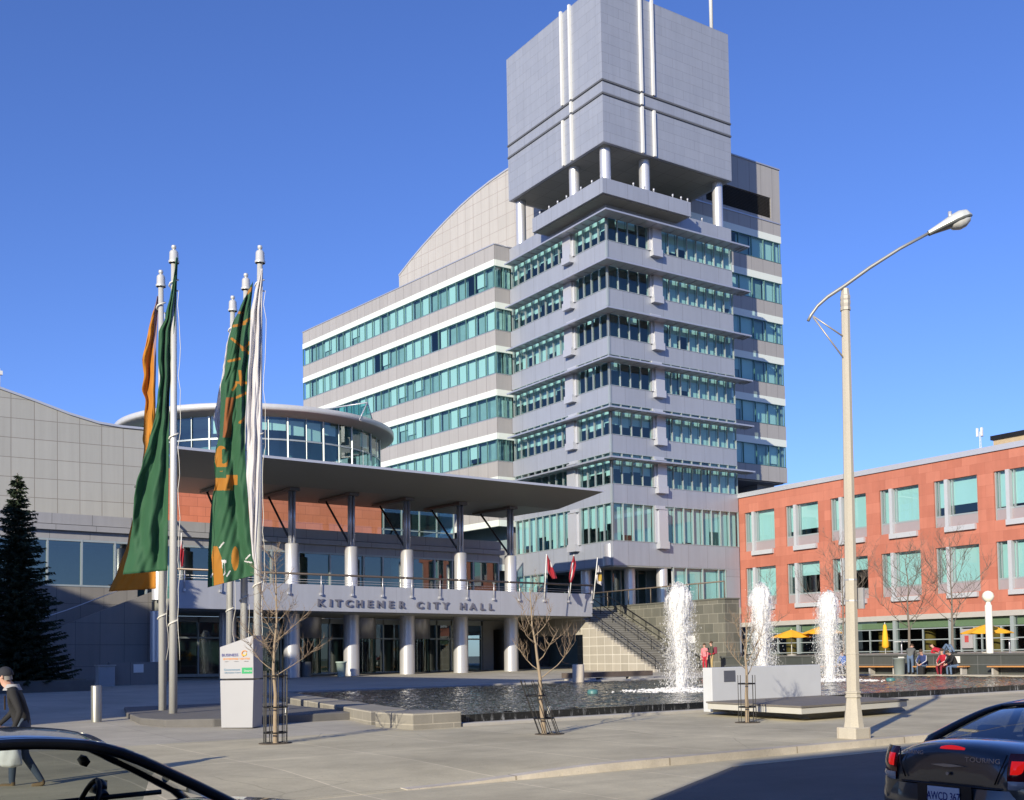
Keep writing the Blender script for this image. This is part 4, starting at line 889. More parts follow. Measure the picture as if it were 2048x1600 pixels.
# ------------------------------------------------------------------ tall concrete street lamp
lamp = thing('street_lamp', 'tall tapering concrete street lamp with a curved arm by the kerb', 'street lamp', (17.0, 13.95, .12))
K['lampc'] = panels('lamp_concrete', (.47, .435, .37), (.47, .435, .37), (.36, .31, .25), 40, 40, .01, rough=.85, dirt=.13, grain=.22)
def oct_(r, z, c): return [(c[0]+r*math.cos(math.pi/8+k*math.pi/4), c[1]+r*math.sin(math.pi/8+k*math.pi/4), z) for k in range(8)]
lx, ly = 17.1, 13.89; _tp = at(1690, 575, 21.05); topx, topy = _tp.x, _tp.y
def section(mb, prof):
    b = len(mb.v)
    for z, r in prof:
        f = z/8.6; mb.v += oct_(r, z+.12, (lx+(topx-lx)*f, ly+(topy-ly)*f))
    for j in range(len(prof)-1):
        for k in range(8): mb.f.append((b+j*8+k, b+j*8+(k+1) % 8, b+(j+1)*8+(k+1) % 8, b+(j+1)*8+k)); mb.m.append(0); mb.sm.append(False)
    mb.f.append(tuple(b+(len(prof)-1)*8+k for k in range(8))); mb.m.append(0); mb.sm.append(False)
m_ = MB(); section(m_, [(.22, .20), (.3, .185), (.78, .132), (.79, .158), (.82, .158), (.83, .138), (.86, .138), (.87, .152), (.9, .152), (.91, .126), (1.6, .124), (1.605, .129), (1.63, .129), (1.635, .122), (8.2, .082)])
m_.build('shaft', K['lampc'], lamp)
MB().box(lx-.225, lx+.225, ly-.225, ly+.225, .1, .34).build('base', K['lampc'], lamp, bevel=.02)
m_ = MB(); section(m_, [(8.2, .10), (8.26, .10), (8.27, .09), (8.33, .10), (8.38, .10), (8.39, .09), (8.42, .097), (8.47, .097), (8.5, .085), (8.62, .07)]); m_.build('collar', plain('collar_metal', (.45, .42, .37), .5, .2), lamp)
def lp(px, py): 
    return at(px, py, 21.0+(px-1690)*-.0012)
arm = [lp(*q) for q in ((1616, 642), (1622, 630), (1635, 612), (1655, 594), (1690, 571), (1740, 535), (1800, 497), (1862, 464))]
MB().tube(arm, [.03]*3+[.034]*3+[.03, .028], 10).build('arm', plain('arm_metal', (.36, .36, .34), .5, .5), lamp)
m_ = MB(); m_.tube([lp(1626, 632), lp(1685, 672)], .016, 6); m_.tube([lp(1626, 634), lp(1687, 716)], .016, 6); m_.build('brace', plain('brace_metal', (.42, .41, .39), .5, .5), lamp)
# cobra head
h0, h1 = lp(1857, 467), lp(1944, 430); ax = (h1-h0); Ls = ax.length; ax.normalize(); sd = Vector((0, 0, 1)).cross(ax).normalized(); up = ax.cross(sd)
def head(mb, prof, z0f, z1f, mat=0):
    def f(u, v):
        i = v*(len(prof)-1); j = min(int(i), len(prof)-2); q = i-j; a = prof[j]; b = prof[j+1]
        s_, w_, tp, bt = [a[k]+(b[k]-a[k])*q for k in range(4)]; th = math.pi*u
        return h0+ax*(s_*Ls)+sd*(w_*math.cos(th))+up*((tp if z0f else -bt)*abs(math.sin(th))**.8)
    mb.grid(f, 12, 24)
pr = [(0, .05, .05, .05), (.12, .075, .07, .05), (.35, .14, .11, .06), (.55, .185, .15, .07), (.75, .19, .17, .07), (.9, .15, .14, .06), (1.0, .03, .03, .02)]
m_ = MB(); head(m_, pr, True, 0); m_.build('lamp_housing', plain('lamp_housing_grey', (.58, .6, .58), .4, .2), lamp)
m_ = MB(); head(m_, [(s_, w_, t, b) for s_, w_, t, b in pr], False, 0); m_.build('lamp_underside', plain('lamp_underside_grey', (.2, .21, .2), .5, .2), lamp)
m_ = MB(); head(m_, [(.45, .03, 0, .03), (.52, .13, 0, .12), (.66, .155, 0, .17), (.8, .15, 0, .16), (.92, .1, 0, .1), (.97, .02, 0, .02)], False, 0); m_.build('lens', plain('prismatic_lens', (.5, .5, .48), .2, 0, .15, 8), lamp)
m_ = MB(); m_.lathe([(.035, .15), (.035, .24), (0, .25)], tuple(h0+ax*(Ls*.5)), 8); m_.build('photocell', K['alu_lt'], lamp)
m_ = MB()
for z in (2.62, 3.02): section(m_, [(z, .118), (z+.03, .116)])
m_.box(lx+.10, lx+.14, ly-.24, ly-.08, 2.6, 3.0); m_.build('strap', K['steel'], lamp)
# globe lamp on the terrace
t_ = thing('globe_lamp', 'cream post lamp with a white globe in front of the red building', 'globe lamp', (50.2, 32.4, 1.45))
q = at(1976, 1193, 54.3)
MB().lathe([(0, -.3), (.12, -.27), (.24, -.15), (.29, 0), (.24, .16), (.13, .26), (0, .29)], tuple(q), 20).build('globe', plain('opal_globe', (.85, .82, .68), .3, 0, .03), t_)
MB().lathe([(.17, 1.4), (.17, q.z-.45), (.13, q.z-.4), (.1, q.z-.26)], (q.x, q.y, 0), 16).build('post', plain('cream_post', (.78, .76, .68), .5, 0, .05), t_)
# ------------------------------------------------------------------ bare trees
K['bark'] = plain('young_bark', (.30, .235, .165), .9, 0, .25, 9, .3)
K['twig'] = plain('twig_bark', (.27, .20, .14), .9, 0, .2, 9)
K['barkg'] = plain('grey_bark', (.17, .145, .12), .9, 0, .25, 9, .3)
def bare_tree(label, base, H, r, seed, lean=(0, 0), first=.35, nb=12, spread=.42, upcurve=.8, group=None, mat='bark', twigs=5, name='bare_tree', down=0.0, thin=1.):
    rr = random.Random(seed); b = Vector(base); t_ = thing(name, label, 'tree', tuple(b), 0, group)
    tr, br = MB(), MB(); top = b + Vector((lean[0]*H, lean[1]*H, H))
    stem = []
    for i in range(9):
        f = i/8; stem.append(b.lerp(top, f)+Vector((rr.uniform(-1, 1), rr.uniform(-1, 1), 0))*.018*H*f*(1 if i < 8 else .5))
    tr.tube([b-Vector((0, 0, .1))]+stem[:], [r*1.25]+[r*(1-.86*(i/8)**.8) for i in range(9)], 9)
    def branch(p, d, L_, rad, lev):
        pts = [p]; n = 5; dd = d.normalized(); cur = p
        for i in range(n):
            dd = (dd+Vector((rr.uniform(-.22, .22), rr.uniform(-.22, .22), upcurve*.22+rr.uniform(-.1, .12)-down*(1-i/n)))).normalized(); cur = cur+dd*(L_/n); pts.append(cur)
        br.tube(pts, [rad*(1-.8*i/n) for i in range(n+1)], 5 if rad > .012 else 4, m=0 if lev == 0 else 1)
        if lev < 2:
            k = twigs if lev == 0 else 3
            for j in range(k):
                f = rr.uniform(.3, 1); i = min(int(f*n), n-1); q = pts[i].lerp(pts[i+1], f*n-i)
                s_ = Vector((rr.uniform(-1, 1), rr.uniform(-1, 1), rr.uniform(-.25, .8))).normalized()
                branch(q, (dd*.6+s_).normalized(), L_*rr.uniform(.28, .5), rad*.5, lev+1)
    for i in range(nb):
        f = first+(1-first)*((i+.3)/nb); j = min(int(f*8), 7); p = stem[j].lerp(stem[j+1], f*8-j); a = i*2.4+rr.uniform(-.4, .4)
        L_ = H*spread*(1.05-.7*(f-first)/(1-first))*rr.uniform(.75, 1.15)
        branch(p, Vector((math.cos(a), math.sin(a), .55+.6*(f-first))), L_, r*.42*(1.1-.6*f)*thin, 0)
    tr.build('trunk', K[mat], t_); br.build('branch', [K[mat], K['twig'] if mat == 'bark' else K[mat]], t_)
    return t_
bare_tree('small bare street tree in a black guard beside the pylon sign', (8.42, 21.35, .12), 3.95, .052, 3, first=.33, nb=19, spread=.25, upcurve=.35, lean=(.004, .0), group='young street trees', twigs=13, thin=.6)
bare_tree('small bare tree leaning in a crooked black guard before the pool', (13.65, 19.25, .12), 3.15, .06, 8, lean=(-.07, .035), first=.36, nb=11, spread=.33, upcurve=1.25, group='young street trees', twigs=10, down=.12, thin=.65)
bare_tree('smallest bare street tree, in front of the white podium', (19.2, 18.7, .12), 2.5, .058, 21, first=.42, nb=9, spread=.42, upcurve=1.0, group='young street trees', twigs=9, thin=.7)
K['guard'] = K['black']
def guard(label, base, H, R_, top, rings, n=10, missing=(), bits=False):
    t_ = thing('tree_guard', label, 'tree guard', base, 0, 'black iron tree guards'); b = Vector(base); tp = Vector(top); m_ = MB()
    C_ = lambda f, a: b+(tp-b)*f+Vector((R_*math.cos(a), R_*math.sin(a), 0))
    for k in range(n):
        if k in missing: continue
        a = 2*math.pi*k/n; m_.tube([C_(0, a), C_(1, a)], .011, 4, smooth=False)
    m_.build('bar', K['guard'], t_)
    for f in rings:
        m_ = MB().tube([C_(f, 2*math.pi*i/24) for i in range(25)], .016, 4); m_.build('ring', K['guard'], t_)
    if bits: MB().tube([C_(.42, .2)+Vector((0, 0, -.06)), C_(.42, .2)+Vector((.04, .02, .1))], [.03, .045], 8).build('tag', K['whitep'], t_)
    MB().lathe([(R_+.1, -.05), (R_+.1, .012), (.12, .014), (.12, -.05)], base, 20).build('soil_collar', plain('dark_soil_'+label[:6].strip(), (.07, .055, .04), .95), t_)
guard('upright black iron guard around the tree beside the pylon sign', (8.42, 21.35, .12), 1.46, .235, (8.45, 21.37, 1.60), (.15, .5, .93), 11, bits=True)
guard('bent leaning black iron guard around the tree before the pool', (13.75, 19.2, .12), 1.15, .22, (13.38, 19.35, 1.28), (.3, .72), 9, (2,), bits=True)
guard('short black iron guard around the tree before the white podium', (19.2, 18.7, .12), 1.1, .2, (19.2, 18.7, 1.25), (.33, .82), 8)
for lb, base, H, r, sd, kw in (('bare multi branched tree behind the bench wall, left of the globe lamp', (51.1, 37.6, 1.45), 5.6, .085, 31, dict(nb=16, spread=.58, first=.2, upcurve=.45)),
        ('bare tree close beside the globe lamp with twin looking stems', (51.3, 35.1, 1.45), 5.9, .08, 37, dict(nb=16, spread=.56, first=.22, upcurve=.5)),
        ('bare tree behind the tall lamp post at the red building', (51.8, 42.6, 1.45), 6.6, .08, 41, dict(nb=16, spread=.52, first=.25, upcurve=.5)),
        ('thin bare tree beside the granite wall corner', (51.9, 48.6, 1.45), 5.2, .06, 43, dict(nb=11, spread=.4, first=.25, upcurve=.6))):
    bare_tree(lb, base, H, r, sd, group='bare trees on the terrace', mat='barkg', twigs=12, thin=.75, **kw)
# ------------------------------------------------------------------ spruce
def spruce(label, base, H, W_, seed):
    rr = random.Random(seed); t_ = thing('spruce_tree', label, 'tree', base); b = Vector(base)
    MB().tube([b, b+Vector((0, 0, H))], [.16, .015], 8).build('trunk', K['barkg'], t_)
    m_ = MB(); z = .5
    while z < H-.15:
        f = z/H; R_ = W_*(1-f)**.85*(.9+.1*math.sin(z*5))*rr.uniform(.82, 1.12); n = max(6, int(20*(1-f)+7)); zj = .1
        for k in range(n):
            a = 2*math.pi*(k+rr.random())/n; L_ = R_*rr.uniform(.62, 1.15)*(1+.14*math.sin(3*a+z*1.7))+.08; dirn = Vector((math.cos(a), math.sin(a), 0)); side = Vector((-dirn.y, dirn.x, 0))
            p0 = b+Vector((0, 0, z+rr.uniform(-.13, .13))); ns_ = max(4, int(L_*10))
            for j in range(ns_):
                g = (j+.5)/ns_; p = p0+dirn*(L_*g)+Vector((0, 0, -.32*L_*g*(1-.75*g)+.12*g*L_))
                for q in range(6):
                    s_ = rr.choice((-1, 1)); l = rr.uniform(.14, .30)*(1.15-.45*g); d = (dirn*rr.uniform(.4, 1)+side*s_*rr.uniform(.3, 1)+Vector((0, 0, rr.uniform(-.75, .3)))).normalized()
                    w_ = Vector((rr.uniform(-1, 1), rr.uniform(-1, 1), rr.uniform(-.6, 1))).normalized()*.055; e_ = p+d*l
                    m_.face([p-w_, p+w_, e_], 1 if rr.random() < .3 else 0)
        z += .17+.06*(1-f)
    for k in range(14): 
        a = rr.uniform(0, 6.28); p = b+Vector((0, 0, H-.02-k*.03)); m_.face([p, p+Vector((.02, 0, .03)), p+Vector((.14*math.cos(a), .14*math.sin(a), .07))])
    m_.build('crown', [plain('spruce_needles', (.018, .034, .014), .8, 0, .35, 2), plain('spruce_needles_pale', (.032, .052, .022), .8, 0, .3, 2)], t_)
spruce('tall dark spruce in front of the panelled hall at the left edge', (8.95, 53.6, .56), 9.9, 2.75, 4)
t_ = thing('planter_wall', 'low dark stone planter wall under the spruce', 'planter', (8, 52, .5))
MB().prism([(2, 51.5), (11.9, 51.9), (12.2, 55.8), (2, 56)], .2, 1.02).build('stone_side', plain('planter_stone', (.13, .125, .115), .8, 0, .2, 3, .2), t_, bevel=.02)
MB().prism([(2.3, 51.8), (11.6, 52.2), (11.9, 55.5), (2.3, 55.7)], 1.0, 1.06).build('soil', K['soil'], t_)
t_ = thing('utility_box', 'grey metal utility box near the spruce planter', 'utility box', (13.6, 57, .6))
MB().box(13.2, 14.0, 56.8, 57.4, .5, 1.62).build('cabinet', plain('utility_grey', (.34, .36, .38), .5), t_, bevel=.02); MB().box(13.15, 14.05, 56.75, 57.45, 1.62, 1.68).build('lid', K['conc'], t_)
t_ = thing('notice_board', 'small pale notice on a dark low wall near the hall', 'notice', (15, 57.5, .6))
MB().box(13.9, 16.4, 57.55, 58.0, .4, 1.78).build('wall', K['plaster'], t_); MB().box(15.1, 15.6, 57.52, 57.545, 1.25, 1.68).build('sheet', K['whitep'], t_)
# ------------------------------------------------------------------ fountains
m, t, p = new_mat('white_water'); p.inputs['Base Color'].default_value = (.97, .97, .97, 1); p.inputs['Roughness'].default_value = .5
p.inputs['Subsurface Weight'].default_value = 0.0; K['foam'] = m
tl = N(t, 'ShaderNodeBsdfTranslucent'); tl.inputs[0].default_value = (.9, .9, .92, 1); mx = N(t, 'ShaderNodeMixShader'); mx.inputs[0].default_value = .28
t.links.new(p.outputs[0], mx.inputs[1]); t.links.new(tl.outputs[0], mx.inputs[2]); t.links.new(mx.outputs[0], t.nodes['Material Output'].inputs[0])
def ico():
    g = (1+5**.5)/2; v = [Vector(q).normalized() for q in ((-1, g, 0), (1, g, 0), (-1, -g, 0), (1, -g, 0), (0, -1, g), (0, 1, g), (0, -1, -g), (0, 1, -g), (g, 0, -1), (g, 0, 1), (-g, 0, -1), (-g, 0, 1))]
    f = [(0, 11, 5), (0, 5, 1), (0, 1, 7), (0, 7, 10), (0, 10, 11), (1, 5, 9), (5, 11, 4), (11, 10, 2), (10, 7, 6), (7, 1, 8), (3, 9, 4), (3, 4, 2), (3, 2, 6), (3, 6, 8), (3, 8, 9), (4, 9, 5), (2, 4, 11), (6, 2, 10), (8, 6, 7), (9, 8, 1)]
    return v, f
IV, IF = ico()
OV = [Vector(q) for q in ((1, 0, 0), (0, 1, 0), (-1, 0, 0), (0, -1, 0), (0, 0, 1), (0, 0, -1))]; OF = [(0, 1, 4), (1, 2, 4), (2, 3, 4), (3, 0, 4), (1, 0, 5), (2, 1, 5), (3, 2, 5), (0, 3, 5)]
def bead(mb, p, r, k):
    b = len(mb.v); mb.v += [(p.x+v.x*r, p.y+v.y*r, p.z+v.z*r*k) for v in OV]; mb.f += [tuple(b+i for i in f) for f in OF]; mb.m += [0]*8; mb.sm += [True]*8
def drop(mb, p, r, st=Vector((1, 1, 1))):
    b = len(mb.v); mb.v += [(p.x+v.x*r*st.x, p.y+v.y*r*st.y, p.z+v.z*r*st.z) for v in IV]; mb.f += [tuple(b+i for i in f) for f in IF]; mb.m += [0]*20; mb.sm += [True]*20
for k_ in range(4):
    m, t, p = new_mat('falling_water_%s' % ('inner', 'middle', 'outer', 'outermost')[k_]); K['mist%d' % k_] = m
    p.inputs['Base Color'].default_value = (.97, .97, .97, 1); p.inputs['Roughness'].default_value = .5
    tc = N(t, 'ShaderNodeTexCoord'); mp = N(t, 'ShaderNodeMapping'); mp.inputs['Scale'].default_value = (1, 1, .28); mp.inputs['Location'].default_value = (k_*7.3, 0, 0); t.links.new(tc.outputs['Object'], mp.inputs[0])
    sp = N(t, 'ShaderNodeSeparateXYZ'); t.links.new(tc.outputs['Object'], sp.inputs[0])
    nn = math_node(t, 'ADD', noise(t, 7, 5, .75, mp.outputs[0]), math_node(t, 'MULTIPLY', math_node(t, 'SUBTRACT', noise(t, 38, 3, .7), .5), .55))
    hi = N(t, 'ShaderNodeMapRange'); t.links.new(sp.outputs[2], hi.inputs[0]); hi.inputs[1].default_value = 0; hi.inputs[2].default_value = 3.6; hi.inputs[3].default_value = (.525, .56, .60, .64)[k_]; hi.inputs[4].default_value = (.37, .42, .48, .55)[k_]
    al = N(t, 'ShaderNodeMapRange'); t.links.new(math_node(t, 'SUBTRACT', nn, hi.outputs[0]), al.inputs[0]); al.inputs[1].default_value = 0; al.inputs[2].default_value = .22; al.inputs[4].default_value = (.9, .75, .62, .5)[k_]
    t.links.new(al.outputs[0], p.inputs['Alpha'])
def jet(label, x, y, H, seed, wid=1.):
    rr = random.Random(seed); t_ = thing('fountain_jet', label, 'fountain', (x, y, .38), 0, 'fountain jets in the pool'); zb = .38
    ph = [rr.uniform(0, 6.3) for _ in range(8)]
    def core(u, v):
        th = 2*math.pi*u; r = wid*(.165+.06*v+.20*max(0, v-.45)**1.1) * (1 if v < .86 else max(.02, 1-((v-.86)/.14)**2.2)**.5)
        r *= 1+.07*math.sin(3*th+ph[0]+9*v)+.07*math.sin(7*th+ph[1]-19*v)+.06*math.sin(13*th+ph[2]+31*v)+.05*math.sin(5*th-51*v+ph[3])+.05*math.sin(23*th+67*v)
        return (x+r*math.cos(th)+.02*math.sin(8*v), y+r*math.sin(th), zb+H*.97*v)
    MB().grid(core, 48, 160).build('water_column', K['foam'], t_)
    for k_, (ra, wd_) in enumerate(((1.25, .0), (1.65, .05), (2.15, .11), (2.6, .17))):
        def sheet(u, v):
            th = 2*math.pi*u; base = .15+.05*v+.26*max(0, v-.45)**1.1; out = .22+.20*(1-v)**.8
            r = wid*(base+(out)*(ra-1)/1.6*1.15)*(1 if v < .84 else max(.02, 1-((v-.84)/(.16+.02*k_))**2)**.5 if v < 1 else .02)
            r *= 1+.10*math.sin(4*th+ph[k_]+7*v)+.09*math.sin(9*th+ph[k_+1]-13*v)+.06*math.sin(17*th+29*v+ph[k_+2])
            return (x+r*math.cos(th)+.03*math.sin(5*v+ph[k_]), y+r*math.sin(th), zb+.02+H*(.99-.03*k_)*v*(1-.05*math.sin(5*th+ph[k_])**2-.035*math.sin(11*th+ph[k_+1])))
        MB().grid(sheet, 44, 60).build('water_sheet', K['mist%d' % k_], t_)
    m_ = MB()
    for i in range(11000):
        # a drop falling back down the outside of the column
        f = rr.random()**.8; z = zb+H*(1-f)+rr.gauss(0, .05); spread = wid*(.2+.30*f**.8); r = abs(rr.gauss(spread*.85, spread*.45)); a = rr.uniform(0, 2*math.pi)+.0
        if rr.random() < .13*f: r += rr.random()*.45*f
        if z < zb: continue
        s_ = rr.choice((.004, .005, .006, .007, .009, .012)); k = rr.uniform(1.5, 6)
        if rr.random() < .55*max(0, f-.35): continue
        bead(m_, Vector((x+r*math.cos(a)+.04*f, y+r*math.sin(a), z)), s_, k)
    for i in range(900):
        a = rr.uniform(0, 6.28); r = abs(rr.gauss(0, .2))*wid; bead(m_, Vector((x+r*math.cos(a), y+r*math.sin(a), zb+H*(.95+rr.gauss(-.02, .035)))), rr.uniform(.005, .016), 2.)
    m_.build('spray', K['foam'], t_)['kind'] = 'stuff'
    m_ = MB()
    for i in range(2600):
        a = rr.uniform(0, 6.28); r = abs(rr.gauss(.55, .45)); m_ if r > 2 else drop(m_, Vector((x+r*math.cos(a)*1.5, y+r*math.sin(a)*1.5, zb+abs(rr.gauss(0, .05))*max(.2, 1.2-r))), rr.uniform(.012, .04), Vector((1.5, 1.5, .7)))
    m_.build('foam', K['foam'], t_)['kind'] = 'stuff'
jet('nearest and leftmost fountain jet, in front of the stairs', 28.0, 30.6, 4.0, 1, 1.05)
jet('middle fountain jet, rising behind the white podium panel', 33.8, 32.0, 4.2, 2, 1.0)
jet('rightmost fountain jet, just left of the tall street lamp', 39.6, 33.4, 4.05, 3, 1.1)
for lb, (x, y) in (('left one of the round teal lamps floating in the pool', (24.6, 31.6)), ('right one of the round teal lamps in the pool, beyond the lamp post', (40.6, 30.9))):
    t_ = thing('pool_light', lb, 'pool light', (x, y, .38), 0, 'round teal pool lamps')
    MB().lathe([(.19, -.1), (.2, .06), (.17, .13), (0, .14)], (x, y, .38), 16).build('dome', plain('teal_plastic', (.07, .19, .19), .45), t_)
# ------------------------------------------------------------------ plaza furniture
def wooden_bench(y0, y1, lb):
    t_ = thing('wooden_bench', lb, 'bench', (49.2, (y0+y1)/2, .43), 0, 'orange timber benches along the granite wall')
    m_ = MB(); [m_.box(48.85+.16*i, 48.98+.16*i, y0, y1, .80, .86) for i in range(4)]; m_.build('seat', K['wood'], t_)
    m_ = MB(); n = max(2, int((y1-y0)/1.6)+1); [m_.box(49.0, 49.42, y0+.2+(y1-y0-.4)*i/(n-1)-.05, y0+.2+(y1-y0-.4)*i/(n-1)+.05, .42, .798) for i in range(n)]; m_.build('support', K['conc'], t_)
wooden_bench(36.9, 41.9, 'orange timber bench left of the dustbin, partly behind the lamp post'); wooden_bench(32.9, 35.8, 'orange timber bench with three people sitting on it'); wooden_bench(24.0, 31.6, 'orange timber bench at the right edge of the photo')
t_ = thing('litter_bin', 'grey ribbed litter bin between the benches by the granite wall', 'litter bin', (48.5, 36.4, .43))
MB().lathe([(.26, 0), (.3, .78), (.33, .8), (.33, .86), (.27, .86), (.25, .1), (0, .1)], (48.5, 36.35, .43), 20).build('tub', plain('bin_grey_green', (.19, .22, .21), .6, 0, .1), t_)
t_ = thing('litter_bin', 'pale green tapered litter bin beside the columns under the balcony', 'litter bin', (28.4, 61, gz(61)))
MB().lathe([(.24, 0), (.3, .84), (.34, .85), (.34, .92), (.28, .92), (.2, .1), (0, .1)], (28.2, 60.8, gz(60.8)), 20).build('tub', plain('bin_pale_green', (.33, .42, .38), .6, 0, .08), t_)
t_ = thing('litter_bin', 'dark round litter bin in the shade under the balcony', 'litter bin', (25.9, 62, gz(62)))
MB().lathe([(.33, 0), (.33, .9), (.28, .93), (0, .93)], (26.6, 62.4, gz(62)), 20).build('tub', plain('bin_dark', (.1, .11, .11), .6), t_)
t_ = thing('concrete_post', 'short pale concrete cylinder beside the dark timber bench', 'concrete post', (32.6, 42.6, .4))
MB().lathe([(.29, 0), (.29, .86), (.27, .88), (0, .88)], (32.6, 43.0, .41), 20).build('drum', plain('pale_concrete', (.56, .50, .42), .85, 0, .12), t_)
t_ = thing('timber_bench', 'long low dark timber bench in front of the stairs beyond the pool', 'bench', (36, 44.9, .43))
MB().box(33.2, 38.8, 44.6, 45.2, .58, .84).build('seat', K['woodd'], t_)
m_ = MB(); [m_.box(x, x+1.6, 44.55, 45.1, .40, .55) for x in (33.3, 35.3, 37.2)]; m_.build('base', K['conc'], t_)
def parasol(lb, x, y, zt, Rr=1.25):
    t_ = thing('parasol', lb, 'parasol', (x, y, 1.45), 0, 'open yellow parasols on the terrace')
    def f(u, v):
        a = 2*math.pi*u; k = (u*8) % 1; r = Rr*v*(1-.05*math.sin(math.pi*k)*v); return (x+r*math.cos(a), y+r*math.sin(a), zt-.46*v**1.12-.05*math.sin(math.pi*k)*v)
    m_ = MB().grid(f, 48, 6, smooth=False); o = m_.build('canopy', K['yellow'], t_); o.modifiers.new('thick', 'SOLIDIFY').thickness = .015
    m_ = MB().tube([(x, y, 1.45), (x, y, zt+.08)], .025, 8); m_.build('pole', K['whitep'], t_)
    m_ = MB().lathe([(.3, 0), (.3, .06), (0, .08)], (x, y, 1.45), 12); m_.build('foot', K['conc'], t_)
parasol('open yellow parasol behind the middle fountain jet, left of a pair', 52.6, 47.3, 3.05); parasol('open yellow parasol of the pair, partly behind the right fountain jet', 53.5, 45.6, 3.25); parasol('open yellow parasol behind the globe lamp', 53.6, 34.6, 2.98, 1.35)
t_ = thing('closed_parasol', 'closed yellow parasol standing upright before the shop window', 'parasol', (56, 42.6, 1.45)); q = at(1771, 1300, 68)
MB().lathe([(.02, 2.0), (.1, 1.9), (.17, 1.2), (.22, .6), (.1, .5)], (q.x, q.y, 1.3), 10).build('canopy', K['yellow'], t_); MB().tube([(q.x, q.y, 1.45), (q.x, q.y, 3.4)], .025, 6).build('pole', K['whitep'], t_)
def table(lb, x, y):
    t_ = thing('patio_table', lb, 'table', (x, y, 1.45), 0, 'round patio tables'); MB().lathe([(.45, .70), (.45, .73), (0, .73)], (x, y, 1.45), 16).build('tabletop', K['whitep'], t_); MB().lathe([(.25, 0), (.04, .04), (.04, .7)], (x, y, 1.45), 8).build('leg', K['alu'], t_)
table('round white patio table in front of the shop window', 53.9, 40.2); table('round white patio table near the globe lamp', 53.4, 33.2)
for i, (ya, lb) in enumerate(((33.6, 'white notice square fixed to the granite wall above the seated people'), (36.9, 'white notice square fixed to the granite wall above the litter bin'))):
    o = tag(MB().box(49.40, 49.437, ya-.18, ya+.18, 1.0, 1.34).build('wall_notice', K['whitep']), lb, 'notice', 'white notices on the granite wall')
